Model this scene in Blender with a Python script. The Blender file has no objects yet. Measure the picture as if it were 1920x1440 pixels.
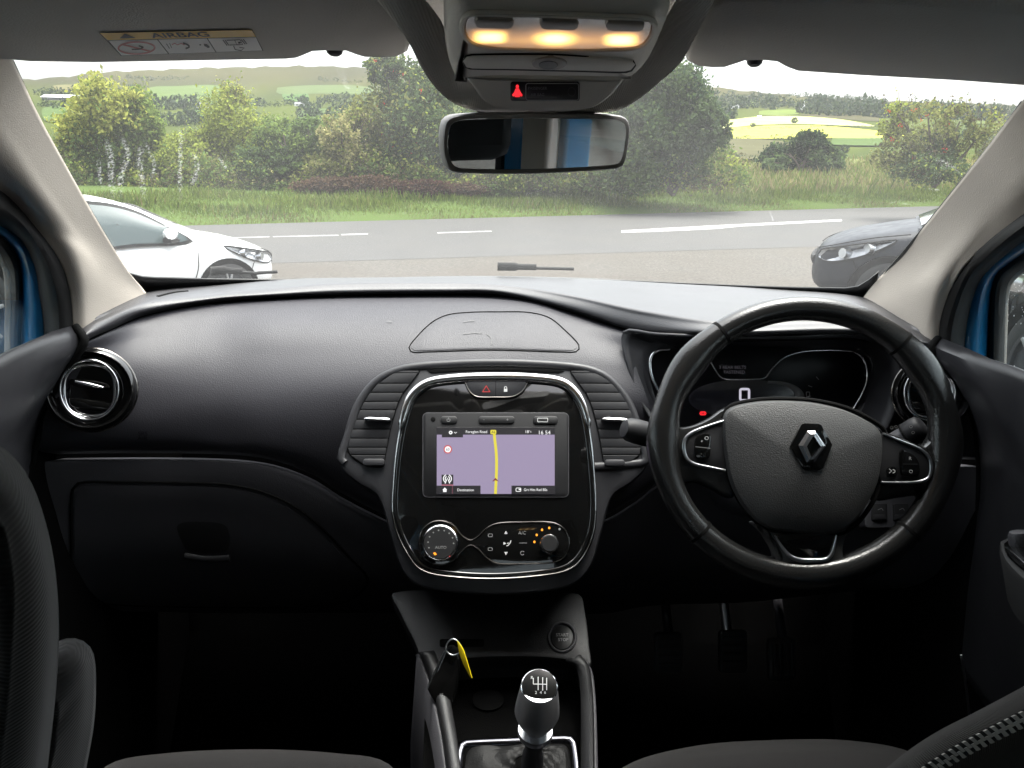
import bpy, bmesh, math, random
import numpy as np
from mathutils import Vector, Matrix
from mathutils.bvhtree import BVHTree

# ---------------------------------------------------------------- camera, sky, sun, exposure
SC = bpy.context.scene
COL = SC.collection
F, CX, CY = 1507.0, 960.0, 720.0
PITCH, ROLL = math.radians(17.1), math.radians(1.2)
EYE = Vector((0.0, 0.0, 1.35))
RM = Matrix.Rotation(math.pi / 2 - PITCH, 3, 'X') @ Matrix.Rotation(ROLL, 3, 'Z')
cam_d = bpy.data.cameras.new('camera'); cam = bpy.data.objects.new('camera', cam_d); COL.objects.link(cam)
cam.location = EYE; cam.rotation_euler = RM.to_euler()
cam_d.sensor_width = 36; cam_d.lens = 36 * F / 1920; cam_d.clip_start = 0.02; cam_d.clip_end = 9000
SC.camera = cam

SUN_EL, SUN_AZ = math.radians(76), math.radians(35)     # azimuth clockwise from +Y: the veiled sun stands high ahead of the car
wd = bpy.data.worlds.new('World'); SC.world = wd; wd.use_nodes = True
nt = wd.node_tree; nt.nodes.clear()
sky = nt.nodes.new('ShaderNodeTexSky'); sky.sky_type = 'NISHITA'; sky.sun_disc = False
sky.sun_elevation = SUN_EL; sky.sun_rotation = SUN_AZ; sky.dust_density = 6.0; sky.air_density = 1.0
hs = nt.nodes.new('ShaderNodeHueSaturation'); hs.inputs['Saturation'].default_value = 0.27
bg = nt.nodes.new('ShaderNodeBackground'); bg.inputs['Strength'].default_value = 0.15
wo = nt.nodes.new('ShaderNodeOutputWorld')
nt.links.new(sky.outputs[0], hs.inputs['Color']); nt.links.new(hs.outputs[0], bg.inputs['Color']); nt.links.new(bg.outputs[0], wo.inputs['Surface'])
sd = bpy.data.lights.new('sun', 'SUN'); sun = bpy.data.objects.new('sun', sd); COL.objects.link(sun)
sd.energy = 0.5; sd.angle = math.radians(25); sd.color = (1.0, 0.95, 0.87)
sun.rotation_euler = (math.pi / 2 - SUN_EL, 0, math.pi - SUN_AZ); sun.location = (0, 0, 30)
SC.view_settings.view_transform = 'Standard'; SC.view_settings.look = 'None'; SC.view_settings.gamma = 1
SC.view_settings.exposure = 2.42
SC.cycles.max_bounces = 10; SC.cycles.diffuse_bounces = 4; SC.cycles.glossy_bounces = 4
SC.cycles.transparent_max_bounces = 16; SC.cycles.sample_clamp_indirect = 6; SC.cycles.caustics_reflective = False
SC.cycles.use_denoising = True

# ---------------------------------------------------------------- helpers
R = random.Random(7); NR = np.random.default_rng(7)
def ray(px, py):
    return (RM @ Vector(((px - CX) / F, -(py - CY) / F, -1.0)))
def P(px, py, Y):
    """where the sight line of photo pixel (px, py) meets the upright plane Y metres ahead"""
    d = ray(px, py); return EYE + d * (Y / d.y)
def G(px, py, z):
    d = ray(px, py); return EYE + d * ((z - EYE.z) / d.z)
def pix(v):
    c = RM.transposed() @ (Vector(v) - EYE); return (CX + F * c.x / -c.z, CY - F * c.y / -c.z)
class Plane:
    def __init__(s, p, n): s.p, s.n = Vector(p), Vector(n).normalized()
    @staticmethod
    def by(a, b, c):
        n = (b - a).cross(c - a)
        if n.dot(EYE - a) < 0: n = -n
        return Plane(a, n)
    def pt(s, px, py, h=0.0):
        d = ray(px, py); q = s.p + s.n * h
        return EYE + d * ((q - EYE).dot(s.n) / d.dot(s.n))
    def pts(s, l, h=0.0): return [s.pt(x, y, h) for x, y in l]
class Surf:
    """a built surface that later pieces are fitted onto"""
    def __init__(s, vf): s.b = BVHTree.FromPolygons([Vector(v) for v in vf[0]], vf[1]); s.dist = (sum((Vector(v) for v in vf[0]), Vector()) / len(vf[0]) - EYE).length
    def pt(s, px, py, h=0.0):
        d = ray(px, py).normalized(); loc, n, i, dist = s.b.ray_cast(EYE, d)
        if loc is None: loc, n, i, dist = s.b.find_nearest(EYE + d * s.dist)
        else: s.dist = dist
        if n.dot(d) > 0: n = -n
        return loc + n * h
    def pts(s, l, h=0.0): return [s.pt(x, y, h) for x, y in l]

W = {}
def link(name, data, parent, base):
    o = bpy.data.objects.new(name, data); COL.objects.link(o); W[o.name] = base
    if parent is not None:
        o.parent = parent; o.location = base - W[parent.name]
    else: o.location = base
    return o
def tag(o, label=None, cat=None, group=None, kind=None):
    for k, v in (('label', label), ('category', cat), ('group', group), ('kind', kind)):
        if v: o[k] = v
    return o
def thing(name, loc, label, cat, group=None):
    return tag(link(name, None, None, Vector(loc)), label, cat, group)
def mk(name, vf, mat, parent=None, smooth=True, solid=0.0, bevel=0.0, base=None, subd=0, auto=None):
    vs, fs = vf
    vs = [Vector(v) for v in vs]
    if base is None:
        a = [min(v[i] for v in vs) for i in range(3)]; b = [max(v[i] for v in vs) for i in range(3)]
        base = Vector(((a[0] + b[0]) / 2, (a[1] + b[1]) / 2, a[2]))
    me = bpy.data.meshes.new(name); me.from_pydata([v - base for v in vs], [], fs); me.validate()
    bm = bmesh.new(); bm.from_mesh(me); bmesh.ops.recalc_face_normals(bm, faces=bm.faces); bm.to_mesh(me); bm.free()
    if smooth:
        me.polygons.foreach_set('use_smooth', [True] * len(me.polygons))
        me.set_sharp_from_angle(angle=math.radians(auto if auto else 40))
    me.materials.append(mat)
    o = link(name, me, parent, base)
    if solid:
        m = o.modifiers.new('thick', 'SOLIDIFY'); m.thickness = solid; m.offset = 0
    if bevel:
        m = o.modifiers.new('edge', 'BEVEL'); m.width = bevel; m.segments = 2; m.limit_method = 'ANGLE'
    if subd:
        m = o.modifiers.new('soft', 'SUBSURF'); m.levels = subd; m.render_levels = subd
    return o
def join(*vfs):
    V, Fc = [], []
    for v, f in vfs:
        k = len(V); V += list(v); Fc += [tuple(i + k for i in q) for q in f]
    return V, Fc
def crom(pts, n, closed=False):
    """resample a polyline of tuples along a centripetal-ish Catmull-Rom spline"""
    a = np.array([tuple(p) for p in pts], float)
    if closed: a = np.vstack([a[-1], a, a[0], a[1]])
    else: a = np.vstack([2 * a[0] - a[1], a, 2 * a[-1] - a[-2]])
    seg = np.linalg.norm(a[2:-1, :2] - a[1:-2, :2], axis=1)
    if len(seg) and seg.max() < 1e-9 or a.shape[1] > 2: seg = np.linalg.norm(a[2:-1] - a[1:-2], axis=1)
    c = np.concatenate([[0], np.cumsum(seg)])
    t = np.linspace(0, c[-1], n + 1)[:-1] if closed else np.linspace(0, c[-1], n)
    out = []
    for x in t:
        i = min(max(int(np.searchsorted(c, x, 'right')) - 1, 0), len(seg) - 1)
        u = (x - c[i]) / max(seg[i], 1e-9); p0, p1, p2, p3 = a[i:i + 4]
        m1 = (p2 - p0) * seg[i] / max(np.linalg.norm(p1 - p0) + seg[i], 1e-9); m2 = (p3 - p1) * seg[i] / max(np.linalg.norm(p3 - p2) + seg[i], 1e-9)
        out.append((2*u**3-3*u**2+1)*p1 + (u**3-2*u**2+u)*m1 + (-2*u**3+3*u**2)*p2 + (u**3-u**2)*m2)
    return [tuple(q) for q in out]
def grid(rows, closed_u=False, closed_v=False):
    nv, nu = len(rows), len(rows[0]); V = [p for r in rows for p in r]; Fc = []
    for j in range(nv if closed_v else nv - 1):
        for i in range(nu if closed_u else nu - 1):
            a, b = j * nu + i, j * nu + (i + 1) % nu; c, d = ((j + 1) % nv) * nu + (i + 1) % nu, ((j + 1) % nv) * nu + i
            Fc.append((a, b, c, d))
    return V, Fc
def sheet(rows, nu=40, nv=None, raw=False):
    """loft through rows of (px, py, Y); smooth both ways"""
    rr = [crom(r, nu) for r in rows]
    if nv:
        cols = [crom([rr[j][i] for j in range(len(rr))], nv) for i in range(nu)]
        rr = [[cols[i][j] for i in range(nu)] for j in range(nv)]
    return grid([[P(*q) for q in r] for r in rr])
def frames(path, closed, ref):
    n = len(path); out = []
    for i in range(n):
        t = (path[(i + 1) % n] - path[i - 1]) if closed else (path[min(i + 1, n - 1)] - path[max(i - 1, 0)])
        t.normalize(); s = t.cross(ref)
        s = s.normalized() if s.length > 1e-6 else t.orthogonal().normalized()
        out.append((t, s, s.cross(t).normalized()))
    return out
def tube(path, r, r2=None, closed=False, ref=(0, 0, 1), seg=10, caps=True):
    """sweep an ellipse (r sideways, r2 along ref) along 3D points; r may be a list"""
    path = [Vector(p) for p in path]; n = len(path); fr = frames(path, closed, Vector(ref)); V = []
    for i, (t, s, u) in enumerate(fr):
        ra = r[i] if isinstance(r, (list, tuple)) else r
        rb = ra if r2 is None else (r2[i] if isinstance(r2, (list, tuple)) else r2)
        for k in range(seg):
            a = 2 * math.pi * k / seg; V.append(path[i] + s * (ra * math.cos(a)) + u * (rb * math.sin(a)))
    Fc = []
    for i in range(n if closed else n - 1):
        for k in range(seg):
            Fc.append((i*seg+k, i*seg+(k+1) % seg, ((i+1) % n)*seg+(k+1) % seg, ((i+1) % n)*seg+k))
    if caps and not closed:
        Fc.append(tuple(range(seg))[::-1]); Fc.append(tuple((n-1)*seg+k for k in range(seg)))
    return V, Fc
def inset2(pts, n, d):
    m = len(pts); out = []
    for i in range(m):
        a, b, c = pts[i - 1], pts[i], pts[(i + 1) % m]
        e1 = (b - a).normalized(); e2 = (c - b).normalized()
        k = (n.cross(e1) + n.cross(e2)); k = k.normalized() if k.length > 1e-6 else n.cross(e1)
        cs = max(0.45, k.dot(n.cross(e1))); out.append(b + k * (d / cs))
    return out
def area_sign(pts, n):
    s = Vector((0, 0, 0)); 
    for i in range(len(pts)): s += pts[i - 1].cross(pts[i])
    return s.dot(n)
def plate(pl, px, h0, h1, bev=0.0008, dome=0.0):
    """solid plate: outline in photo pixels on a plane, from height h0 to h1, with a rounded edge"""
    n = pl.n; base = [pl.pt(x, y, h1) - n * h1 for x, y in px]
    if area_sign(base, n) < 0: base = base[::-1]
    ins = inset2(base, n, bev); m = len(base)
    rings = [[p + n * h0 for p in base], [p + n * (h1 - bev) for p in base],
             [a.lerp(b, .3) + n * (h1 - bev * .3) for a, b in zip(base, ins)], [p + n * h1 for p in ins]]
    V, Fc = grid(rings, closed_u=True)
    if dome:
        c = sum(ins, Vector()) / m
        for s, hh in ((.8, .36), (.6, .64), (.4, .84), (.2, .96)):
            k = len(V); V += [c.lerp(p, s) + n * (h1 + dome * hh) for p in ins]
            Fc += [(k - m + i, k - m + (i + 1) % m, k + (i + 1) % m, k + i) for i in range(m)]
        V.append(c + n * (h1 + dome)); k = len(V) - 1
        Fc += [(k - m + i, k - m + (i + 1) % m, k) for i in range(m)]
    else: Fc.append(tuple(range(3 * m, 4 * m)))
    Fc.append(tuple(range(m))[::-1])
    return V, Fc
def patch(sf, px, h, edge=0.002, rings=8):
    """a raised panel that follows a built surface inside a photo outline"""
    c = (sum(p[0] for p in px) / len(px), sum(p[1] for p in px) / len(px)); rr = []
    rr.append([sf.pt(x, y, -edge) for x, y in px])
    for k in range(rings):
        s = 1 - k / rings; rr.append([sf.pt(c[0] + (x - c[0]) * s, c[1] + (y - c[1]) * s, h if k else h * .6) for x, y in px])
    V, Fc = grid(rr, closed_u=True); m = len(px); k = len(V); V.append(sf.pt(c[0], c[1], h))
    Fc += [(k - m + i, k - m + (i + 1) % m, k) for i in range(m)]
    return V, Fc
def rrect(x0, y0, x1, y1, r, k=5, skew=0.0):
    out = []
    for cx, cy, a in ((x1 - r, y1 - r, 0), (x0 + r, y1 - r, 90), (x0 + r, y0 + r, 180), (x1 - r, y0 + r, 270)):
        for i in range(k + 1):
            t = math.radians(a + 90 * i / k); out.append((cx + r * math.cos(t), cy + r * math.sin(t)))
    return out
def ell(cx, cy, rx, ry, n=40, a0=0, a1=360, rot=0.0):
    full = abs(a1 - a0) >= 360; out = []
    for i in range(n):
        t = math.radians(a0 + (a1 - a0) * i / (n if full else n - 1)); x, y = rx * math.cos(t), ry * math.sin(t)
        c, s = math.cos(math.radians(rot)), math.sin(math.radians(rot)); out.append((cx + x * c - y * s, cy + x * s + y * c))
    return out
def box(x0, x1, y0, y1, z0, z1):
    V = [Vector((x, y, z)) for z in (z0, z1) for y in (y0, y1) for x in (x0, x1)]
    return V, [(0, 2, 3, 1), (4, 5, 7, 6), (0, 1, 5, 4), (2, 6, 7, 3), (0, 4, 6, 2), (1, 3, 7, 5)]
def lathe(c, axis, prof, seg=24, ref=(1, 0, 0), ring=False):
    """turn (radius, height) pairs about an axis through c"""
    ax = Vector(axis).normalized(); u = ax.cross(Vector(ref)).normalized(); v = ax.cross(u); c = Vector(c)
    rows = [[c + ax * h + u * (r * math.cos(2*math.pi*k/seg)) + v * (r * math.sin(2*math.pi*k/seg)) for k in range(seg)] for r, h in prof]
    V, Fc = grid(rows, closed_u=True, closed_v=ring)
    if not ring: Fc.append(tuple(range(seg))[::-1]); Fc.append(tuple((len(prof)-1)*seg + k for k in range(seg)))
    return V, Fc
def text(pl, px, py, s, hp, mat, parent, name='lettering', wide=1.0, lift=0.0004, slant=(0.0, 0.0), align='LEFT', thick=0.0, bold=0.0):
    """lettering laid on a plane or surface: baseline start (px, py), cap height hp in photo pixels"""
    cu = bpy.data.curves.new('t', 'FONT'); cu.body = s; cu.size = 1 / 0.7; cu.align_x = align; cu.offset = bold; cu.resolution_u = 3
    to = bpy.data.objects.new('t', cu); me = bpy.data.meshes.new_from_object(to)
    vs = [v.co.copy() for v in me.vertices]; fs = [tuple(p.vertices) for p in me.polygons]
    bpy.data.objects.remove(to); bpy.data.curves.remove(cu); bpy.data.meshes.remove(me)
    if not vs: return None
    def at(v):
        x, y = v.x * hp * wide, v.y * hp
        return pl.pt(px + x + slant[1] * y, py - y + slant[0] * x, lift)
    return mk(name, ([at(v) for v in vs], fs), mat, parent, smooth=False)
def line(pl, px, w, lift=0.0005, closed=False):
    """flat printed stroke of pixel width w along a pixel path"""
    n = len(px); L, Rr = [], []
    for i in range(n):
        a, b = (px[i - 1], px[(i + 1) % n]) if closed else (px[max(i - 1, 0)], px[min(i + 1, n - 1)])
        dx, dy = b[0] - a[0], b[1] - a[1]; l = math.hypot(dx, dy) or 1
        L.append(pl.pt(px[i][0] - dy / l * w / 2, px[i][1] + dx / l * w / 2, lift)); Rr.append(pl.pt(px[i][0] + dy / l * w / 2, px[i][1] - dx / l * w / 2, lift))
    return grid([L, Rr], closed_u=closed)
def flat(pl, px, lift=0.0004):
    return [pl.pt(x, y, lift) for x, y in px], [tuple(range(len(px)))]
def S(px, n): return crom(px, n)
def SC_(px, n): return crom(px, n, True)

# ---------------------------------------------------------------- materials
def mat(name, col, rough=0.5, metal=0.0, spec=0.5, bump=0.0, scale=400, var=0.0, vscale=6, coat=0.0, emit=None, es=0.0, sheen=0.0, kind='noise', rvar=0.0):
    m = bpy.data.materials.new(name); m.use_nodes = True; t = m.node_tree; b = t.nodes['Principled BSDF']
    b.inputs['Base Color'].default_value = (*col, 1); b.inputs['Roughness'].default_value = rough; b.inputs['Metallic'].default_value = metal
    b.inputs['Specular IOR Level'].default_value = spec; b.inputs['Coat Weight'].default_value = coat; b.inputs['Coat Roughness'].default_value = 0.03
    b.inputs['Sheen Weight'].default_value = sheen
    if emit: b.inputs['Emission Color'].default_value = (*emit, 1); b.inputs['Emission Strength'].default_value = es
    tc = t.nodes.new('ShaderNodeTexCoord')
    if var:
        n = t.nodes.new('ShaderNodeTexNoise'); n.inputs['Scale'].default_value = vscale; n.inputs['Detail'].default_value = 6; t.links.new(tc.outputs['Object'], n.inputs['Vector'])
        r = t.nodes.new('ShaderNodeValToRGB'); e = r.color_ramp.elements
        e[0].position = .3; e[1].position = .72
        e[0].color = (*[c * (1 - var) for c in col], 1); e[1].color = (*[min(1, c * (1 + var)) for c in col], 1)
        t.links.new(n.outputs['Fac'], r.inputs['Fac']); t.links.new(r.outputs['Color'], b.inputs['Base Color'])
    if rvar:
        n = t.nodes.new('ShaderNodeTexNoise'); n.inputs['Scale'].default_value = 9; n.inputs['Detail'].default_value = 8; t.links.new(tc.outputs['Object'], n.inputs['Vector'])
        q = t.nodes.new('ShaderNodeMapRange'); q.inputs['From Min'].default_value = .3; q.inputs['From Max'].default_value = .7
        q.inputs['To Min'].default_value = rough - rvar; q.inputs['To Max'].default_value = rough + rvar
        t.links.new(n.outputs['Fac'], q.inputs['Value']); t.links.new(q.outputs[0], b.inputs['Roughness'])
    if bump:
        if kind == 'noise':
            n = t.nodes.new('ShaderNodeTexNoise'); n.inputs['Scale'].default_value = scale; n.inputs['Detail'].default_value = 3; out = n.outputs['Fac']
        elif kind == 'cells':
            n = t.nodes.new('ShaderNodeTexVoronoi'); n.inputs['Scale'].default_value = scale; out = n.outputs['Distance']
        else:
            n = t.nodes.new('ShaderNodeTexWave'); n.inputs['Scale'].default_value = scale; n.bands_direction = kind; n.inputs['Distortion'].default_value = .6; out = n.outputs['Fac']
        t.links.new(tc.outputs['Object'], n.inputs['Vector'])
        bp = t.nodes.new('ShaderNodeBump'); bp.inputs['Strength'].default_value = bump; bp.inputs['Distance'].default_value = 0.001
        t.links.new(out, bp.inputs['Height']); t.links.new(bp.outputs[0], b.inputs['Normal'])
    return m
M = {}
M['dash'] = mat('soft dash plastic', (.036, .035, .041), .49, spec=.35, bump=.3, scale=650, kind='cells', rvar=.03, var=.06)
M['dash2'] = mat('hard dash plastic', (.024, .024, .027), .42, spec=.4, bump=.12, scale=900, kind='cells', rvar=.05)
M['dashtop'] = mat('dash top plastic', (.045, .044, .047), .42, spec=.6, bump=.25, scale=650, kind='cells', rvar=.03, var=.06)
M['con'] = mat('console plastic', (.014, .014, .015), .48, bump=.25, scale=800, kind='cells')
M['low'] = mat('lower dark plastic', (.048, .047, .053), .5, bump=.3, scale=800, kind='cells')
M['slat'] = mat('vent slat', (.016, .016, .018), .55, spec=.3)
M['joint'] = mat('dark joint', (.004, .004, .004), .8, spec=.1)
M['gloss'] = mat('piano black', (.004, .004, .004), .06, spec=.5, coat=.6, rvar=.02)
M['chrome'] = mat('chrome', (.75, .75, .77), .13, metal=1, rvar=.03)
M['satin'] = mat('satin silver', (.55, .56, .58), .30, metal=1)
M['darkchrome'] = mat('dark chrome', (.18, .17, .16), .18, metal=1)
M['leather'] = mat('black leather', (.014, .014, .014), .20, spec=.6, bump=.16, scale=520, kind='cells', rvar=.06)
M['pad'] = mat('airbag cover', (.055, .055, .056), .52, bump=.4, scale=700, kind='cells')
M['print'] = mat('white print', (.55, .55, .55), .6)
M['printdim'] = mat('grey print', (.22, .22, .22), .6)
M['beige'] = mat('beige pillar trim', (.53, .475, .41), .6, bump=.25, scale=700, kind='cells', var=.03)
M['roof'] = mat('grey roof cloth', (.48, .46, .43), .9, spec=.2, bump=.6, scale=500, sheen=.2, var=.06, vscale=60)
M['visor'] = mat('grey visor vinyl', (.60, .57, .53), .7, spec=.3, bump=.35, scale=600, kind='cells', var=.04)
M['lampgrey'] = mat('grey console plastic', (.70, .67, .62), .5, bump=.2, scale=800, kind='cells')
M['lampgrey2'] = mat('darker grey plastic', (.30, .27, .24), .5)  # darker tone than the console plastic
M['rubber'] = mat('black rubber seal', (.012, .012, .012), .65, spec=.3)
M['blue'] = mat('blue car paint', (.012, .16, .34), .28, coat=.5)
M['carpet'] = mat('black carpet', (.004, .004, .004), .95, spec=.03, bump=.8, scale=900)
M['seat'] = mat('dark seat cloth', (.010, .009, .0088), .9, spec=.2, bump=.6, scale=1100, sheen=.1, var=.15, vscale=300)
M['rib'] = mat('ribbed seat cloth', (.008, .0078, .0075), .9, spec=.1, bump=.3, scale=110, kind='Z', sheen=.15)
M['mirror'] = mat('mirror', (.62, .64, .66), .01, metal=1)
M['red'] = mat('red print', (.45, .03, .03), .5)
def emis(name, col, s): return mat(name, (0.01, 0.01, 0.01), .4, emit=col, es=s)
def glass(name, tint=(.92, .96, .95), veil=0.0, refl=1.0, dirt=False):
    m = bpy.data.materials.new(name); m.use_nodes = True; t = m.node_tree; t.nodes.clear()
    o = t.nodes.new('ShaderNodeOutputMaterial'); tr = t.nodes.new('ShaderNodeBsdfTransparent'); tr.inputs[0].default_value = (*tint, 1)
    g = t.nodes.new('ShaderNodeBsdfGlossy'); g.inputs['Roughness'].default_value = 0.0
    fr = t.nodes.new('ShaderNodeFresnel'); fr.inputs['IOR'].default_value = 1.45
    ge = t.nodes.new('ShaderNodeNewGeometry'); ir = t.nodes.new('ShaderNodeMapRange'); ir.inputs['To Min'].default_value = 1.45; ir.inputs['To Max'].default_value = 1 / 1.45
    t.links.new(ge.outputs['Backfacing'], ir.inputs['Value']); t.links.new(ir.outputs[0], fr.inputs['IOR'])
    mx = t.nodes.new('ShaderNodeMixShader'); k = t.nodes.new('ShaderNodeMath'); k.operation = 'MULTIPLY'; k.inputs[1].default_value = refl
    t.links.new(fr.outputs[0], k.inputs[0]); t.links.new(k.outputs[0], mx.inputs[0]); t.links.new(g.outputs[0], mx.inputs[2])
    base = tr
    if veil:
        tl = t.nodes.new('ShaderNodeBsdfTranslucent'); tl.inputs[0].default_value = (.85, .87, .86, 1)
        m2 = t.nodes.new('ShaderNodeMixShader'); m2.inputs[0].default_value = veil
        if dirt:
            tc = t.nodes.new('ShaderNodeTexCoord'); mp = t.nodes.new('ShaderNodeMapping'); mp.inputs['Scale'].default_value = (3, 1, 1.6); n = t.nodes.new('ShaderNodeTexNoise'); n.inputs['Scale'].default_value = 2.2; n.inputs['Detail'].default_value = 9
            t.links.new(tc.outputs['Object'], mp.inputs[0]); t.links.new(mp.outputs[0], n.inputs['Vector'])
            q = t.nodes.new('ShaderNodeMapRange'); q.inputs['From Min'].default_value = .35; q.inputs['From Max'].default_value = .75; q.inputs['To Min'].default_value = veil * .8; q.inputs['To Max'].default_value = veil * 1.3
            t.links.new(n.outputs['Fac'], q.inputs['Value']); t.links.new(q.outputs[0], m2.inputs[0])
        t.links.new(tr.outputs[0], m2.inputs[1]); t.links.new(tl.outputs[0], m2.inputs[2]); base = m2
    t.links.new(base.outputs[0], mx.inputs[1]); t.links.new(mx.outputs[0], o.inputs[0])
    return m
M['screen_glass'] = glass('windscreen glass', (.93, .96, .94), .024, .5, True)
M['privacy'] = glass('tinted rear glass', (.70, .73, .73))
M['side_glass'] = glass('side glass', (.85, .90, .89), .01)
def leafmat(name, trans=.45):
    m = bpy.data.materials.new(name); m.use_nodes = True; t = m.node_tree; t.nodes.clear()
    o = t.nodes.new('ShaderNodeOutputMaterial'); a = t.nodes.new('ShaderNodeAttribute'); a.attribute_name = 'tone'
    d = t.nodes.new('ShaderNodeBsdfDiffuse'); l = t.nodes.new('ShaderNodeBsdfTranslucent'); mx = t.nodes.new('ShaderNodeMixShader'); mx.inputs[0].default_value = trans
    for q in (d, l): t.links.new(a.outputs['Color'], q.inputs[0])
    t.links.new(d.outputs[0], mx.inputs[1]); t.links.new(l.outputs[0], mx.inputs[2]); t.links.new(mx.outputs[0], o.inputs[0])
    return m
M['leaf'] = leafmat('leaves'); M['land'] = leafmat('land cover', 0.0); M['bark'] = mat('bark', (.09, .07, .05), .9, bump=.6, scale=40)
# ---------------------------------------------------------------- the car's cabin shell
body = thing('car', (0, 0, 0.15), 'cabin shell of a blue car with beige windscreen pillars and grey cloth roof lining', 'car')
mk('cabin_floor', box(-.74, .74, -1.7, 1.75, .10, .16), M['carpet'], body)
mk('bulkhead', grid([[Vector((x, y, z)) for x in (-.75, -.3, 0, .3, .75)] for y, z in ((1.30, .16), (1.45, .35), (1.52, .8), (1.56, 1.02))]), M['carpet'], body, solid=.02)
# windscreen (outer skin of the cabin, raked)
ws_rows = [[(-110, 70, .79), (300, 60, .88), (960, 55, .93), (1600, 70, .88), (2040, 140, .79)],
           [(30, 275, .94), (400, 240, 1.08), (960, 235, 1.12), (1500, 250, 1.07), (1900, 310, .93)],
           [(150, 460, 1.14), (450, 420, 1.28), (960, 410, 1.33), (1450, 425, 1.27), (1770, 475, 1.11)],
           [(232, 562, 1.31), (540, 528, 1.46), (930, 521, 1.52), (1320, 536, 1.46), (1668, 578, 1.30)]]
ws_vf = sheet(ws_rows, 40, 30)
wscreen = mk('windscreen', ws_vf, M['screen_glass'], body)
WS = Surf(ws_vf)
M['frit'] = mat('black glass edge', (.006, .006, .006), .4)
frit = [[(225, 492), (250, 512), (330, 517.5), (440, 520), (540, 520.5), (740, 518.5), (930, 517), (1130, 521), (1320, 529), (1450, 534), (1560, 536), (1610, 533), (1650, 505)],
        [(262, 552), (280, 552), (330, 547), (440, 534), (540, 526), (740, 522), (930, 519.5), (1130, 524), (1320, 532.5), (1450, 541), (1560, 549), (1625, 560), (1640, 560)]]
f0, f1 = [crom(r, 60) for r in frit]
mk('black_border', grid([WS.pts(f0, .004), WS.pts([((a[0]+b[0])/2, (a[1]+b[1])/2) for a, b in zip(f0, f1)], .004), WS.pts(f1, .004)]), M['frit'], wscreen, solid=.003)
for side in (((18, 108), (66, 215), (118, 310), (178, 415), (233, 505), (262, 540)), ((1922, 185), (1862, 268), (1802, 343), (1742, 418), (1692, 478), (1632, 545))):
    s = crom(side, 24); k = 7 if side[0][0] < 900 else -7
    mk('black_border', grid([WS.pts([(x - k, y) for x, y in s], .004), WS.pts([(x + k * .9, y) for x, y in s], .004)]), M['frit'], wscreen, solid=.003)
# dried water marks on the glass: thin speckled runs
def streakmat():
    m = bpy.data.materials.new('dried water'); m.use_nodes = True; t = m.node_tree; t.nodes.clear()
    o = t.nodes.new('ShaderNodeOutputMaterial'); tr = t.nodes.new('ShaderNodeBsdfTransparent'); tl = t.nodes.new('ShaderNodeBsdfTranslucent'); tl.inputs[0].default_value = (.85, .85, .85, 1)
    mx = t.nodes.new('ShaderNodeMixShader'); tc = t.nodes.new('ShaderNodeTexCoord'); n = t.nodes.new('ShaderNodeTexNoise'); n.inputs['Scale'].default_value = 320; n.inputs['Detail'].default_value = 3
    a = t.nodes.new('ShaderNodeAttribute'); a.attribute_name = 'fade'
    r = t.nodes.new('ShaderNodeMapRange'); r.inputs['From Min'].default_value = .46; r.inputs['From Max'].default_value = .66; r.inputs['To Max'].default_value = .17
    k = t.nodes.new('ShaderNodeMath'); k.operation = 'MULTIPLY'
    t.links.new(tc.outputs['Object'], n.inputs['Vector']); t.links.new(n.outputs['Fac'], r.inputs['Value']); t.links.new(r.outputs[0], k.inputs[0]); t.links.new(a.outputs['Fac'], k.inputs[1])
    t.links.new(k.outputs[0], mx.inputs[0]); t.links.new(tr.outputs[0], mx.inputs[1]); t.links.new(tl.outputs[0], mx.inputs[2]); t.links.new(mx.outputs[0], o.inputs[0]); return m
M['streak'] = streakmat()
for path, w in ((((336, 230), (338, 262), (334, 300), (338, 366)), 11), (((196, 252), (204, 290), (206, 330), (208, 368)), 16), (((226, 246), (236, 280), (226, 320), (222, 366)), 14),
                (((262, 262), (258, 300), (264, 330), (268, 370)), 15), (((268, 258), (284, 300), (280, 330)), 9), (((362, 276), (366, 310), (358, 345)), 12), (((180, 290), (184, 320), (192, 350)), 10),
                (((410, 285), (418, 300), (424, 312)), 9), (((1690, 372), (1705, 377)), 9), (((1672, 374), (1700, 368)), 5), (((1762, 300), (1790, 300), (1800, 318)), 26), (((1745, 345), (1765, 350)), 16),
                (((640, 128), (652, 160)), 22), (((1440, 385), (1452, 410), (1450, 425)), 3)):
    n_ = 22; c = crom([(x + R.uniform(-2, 2), y) for x, y in path], n_); rows = []
    for k in (-1, -.5, 0, .5, 1): rows.append([WS.pt(x + k * w * .5, y + (k * w * .4 if w > 20 else 0), .006) for x, y in c])
    o = mk('water_mark', grid(rows), M['streak'], wscreen)
    at = o.data.attributes.new('fade', 'FLOAT', 'POINT')
    at.data.foreach_set('value', [(1 - abs(k) ** 2) * min(1, i / 4, (n_ - 1 - i) / 4) * (.6 if w > 20 else 1) for k in (-1, -.5, 0, .5, 1) for i in range(n_)])
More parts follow.
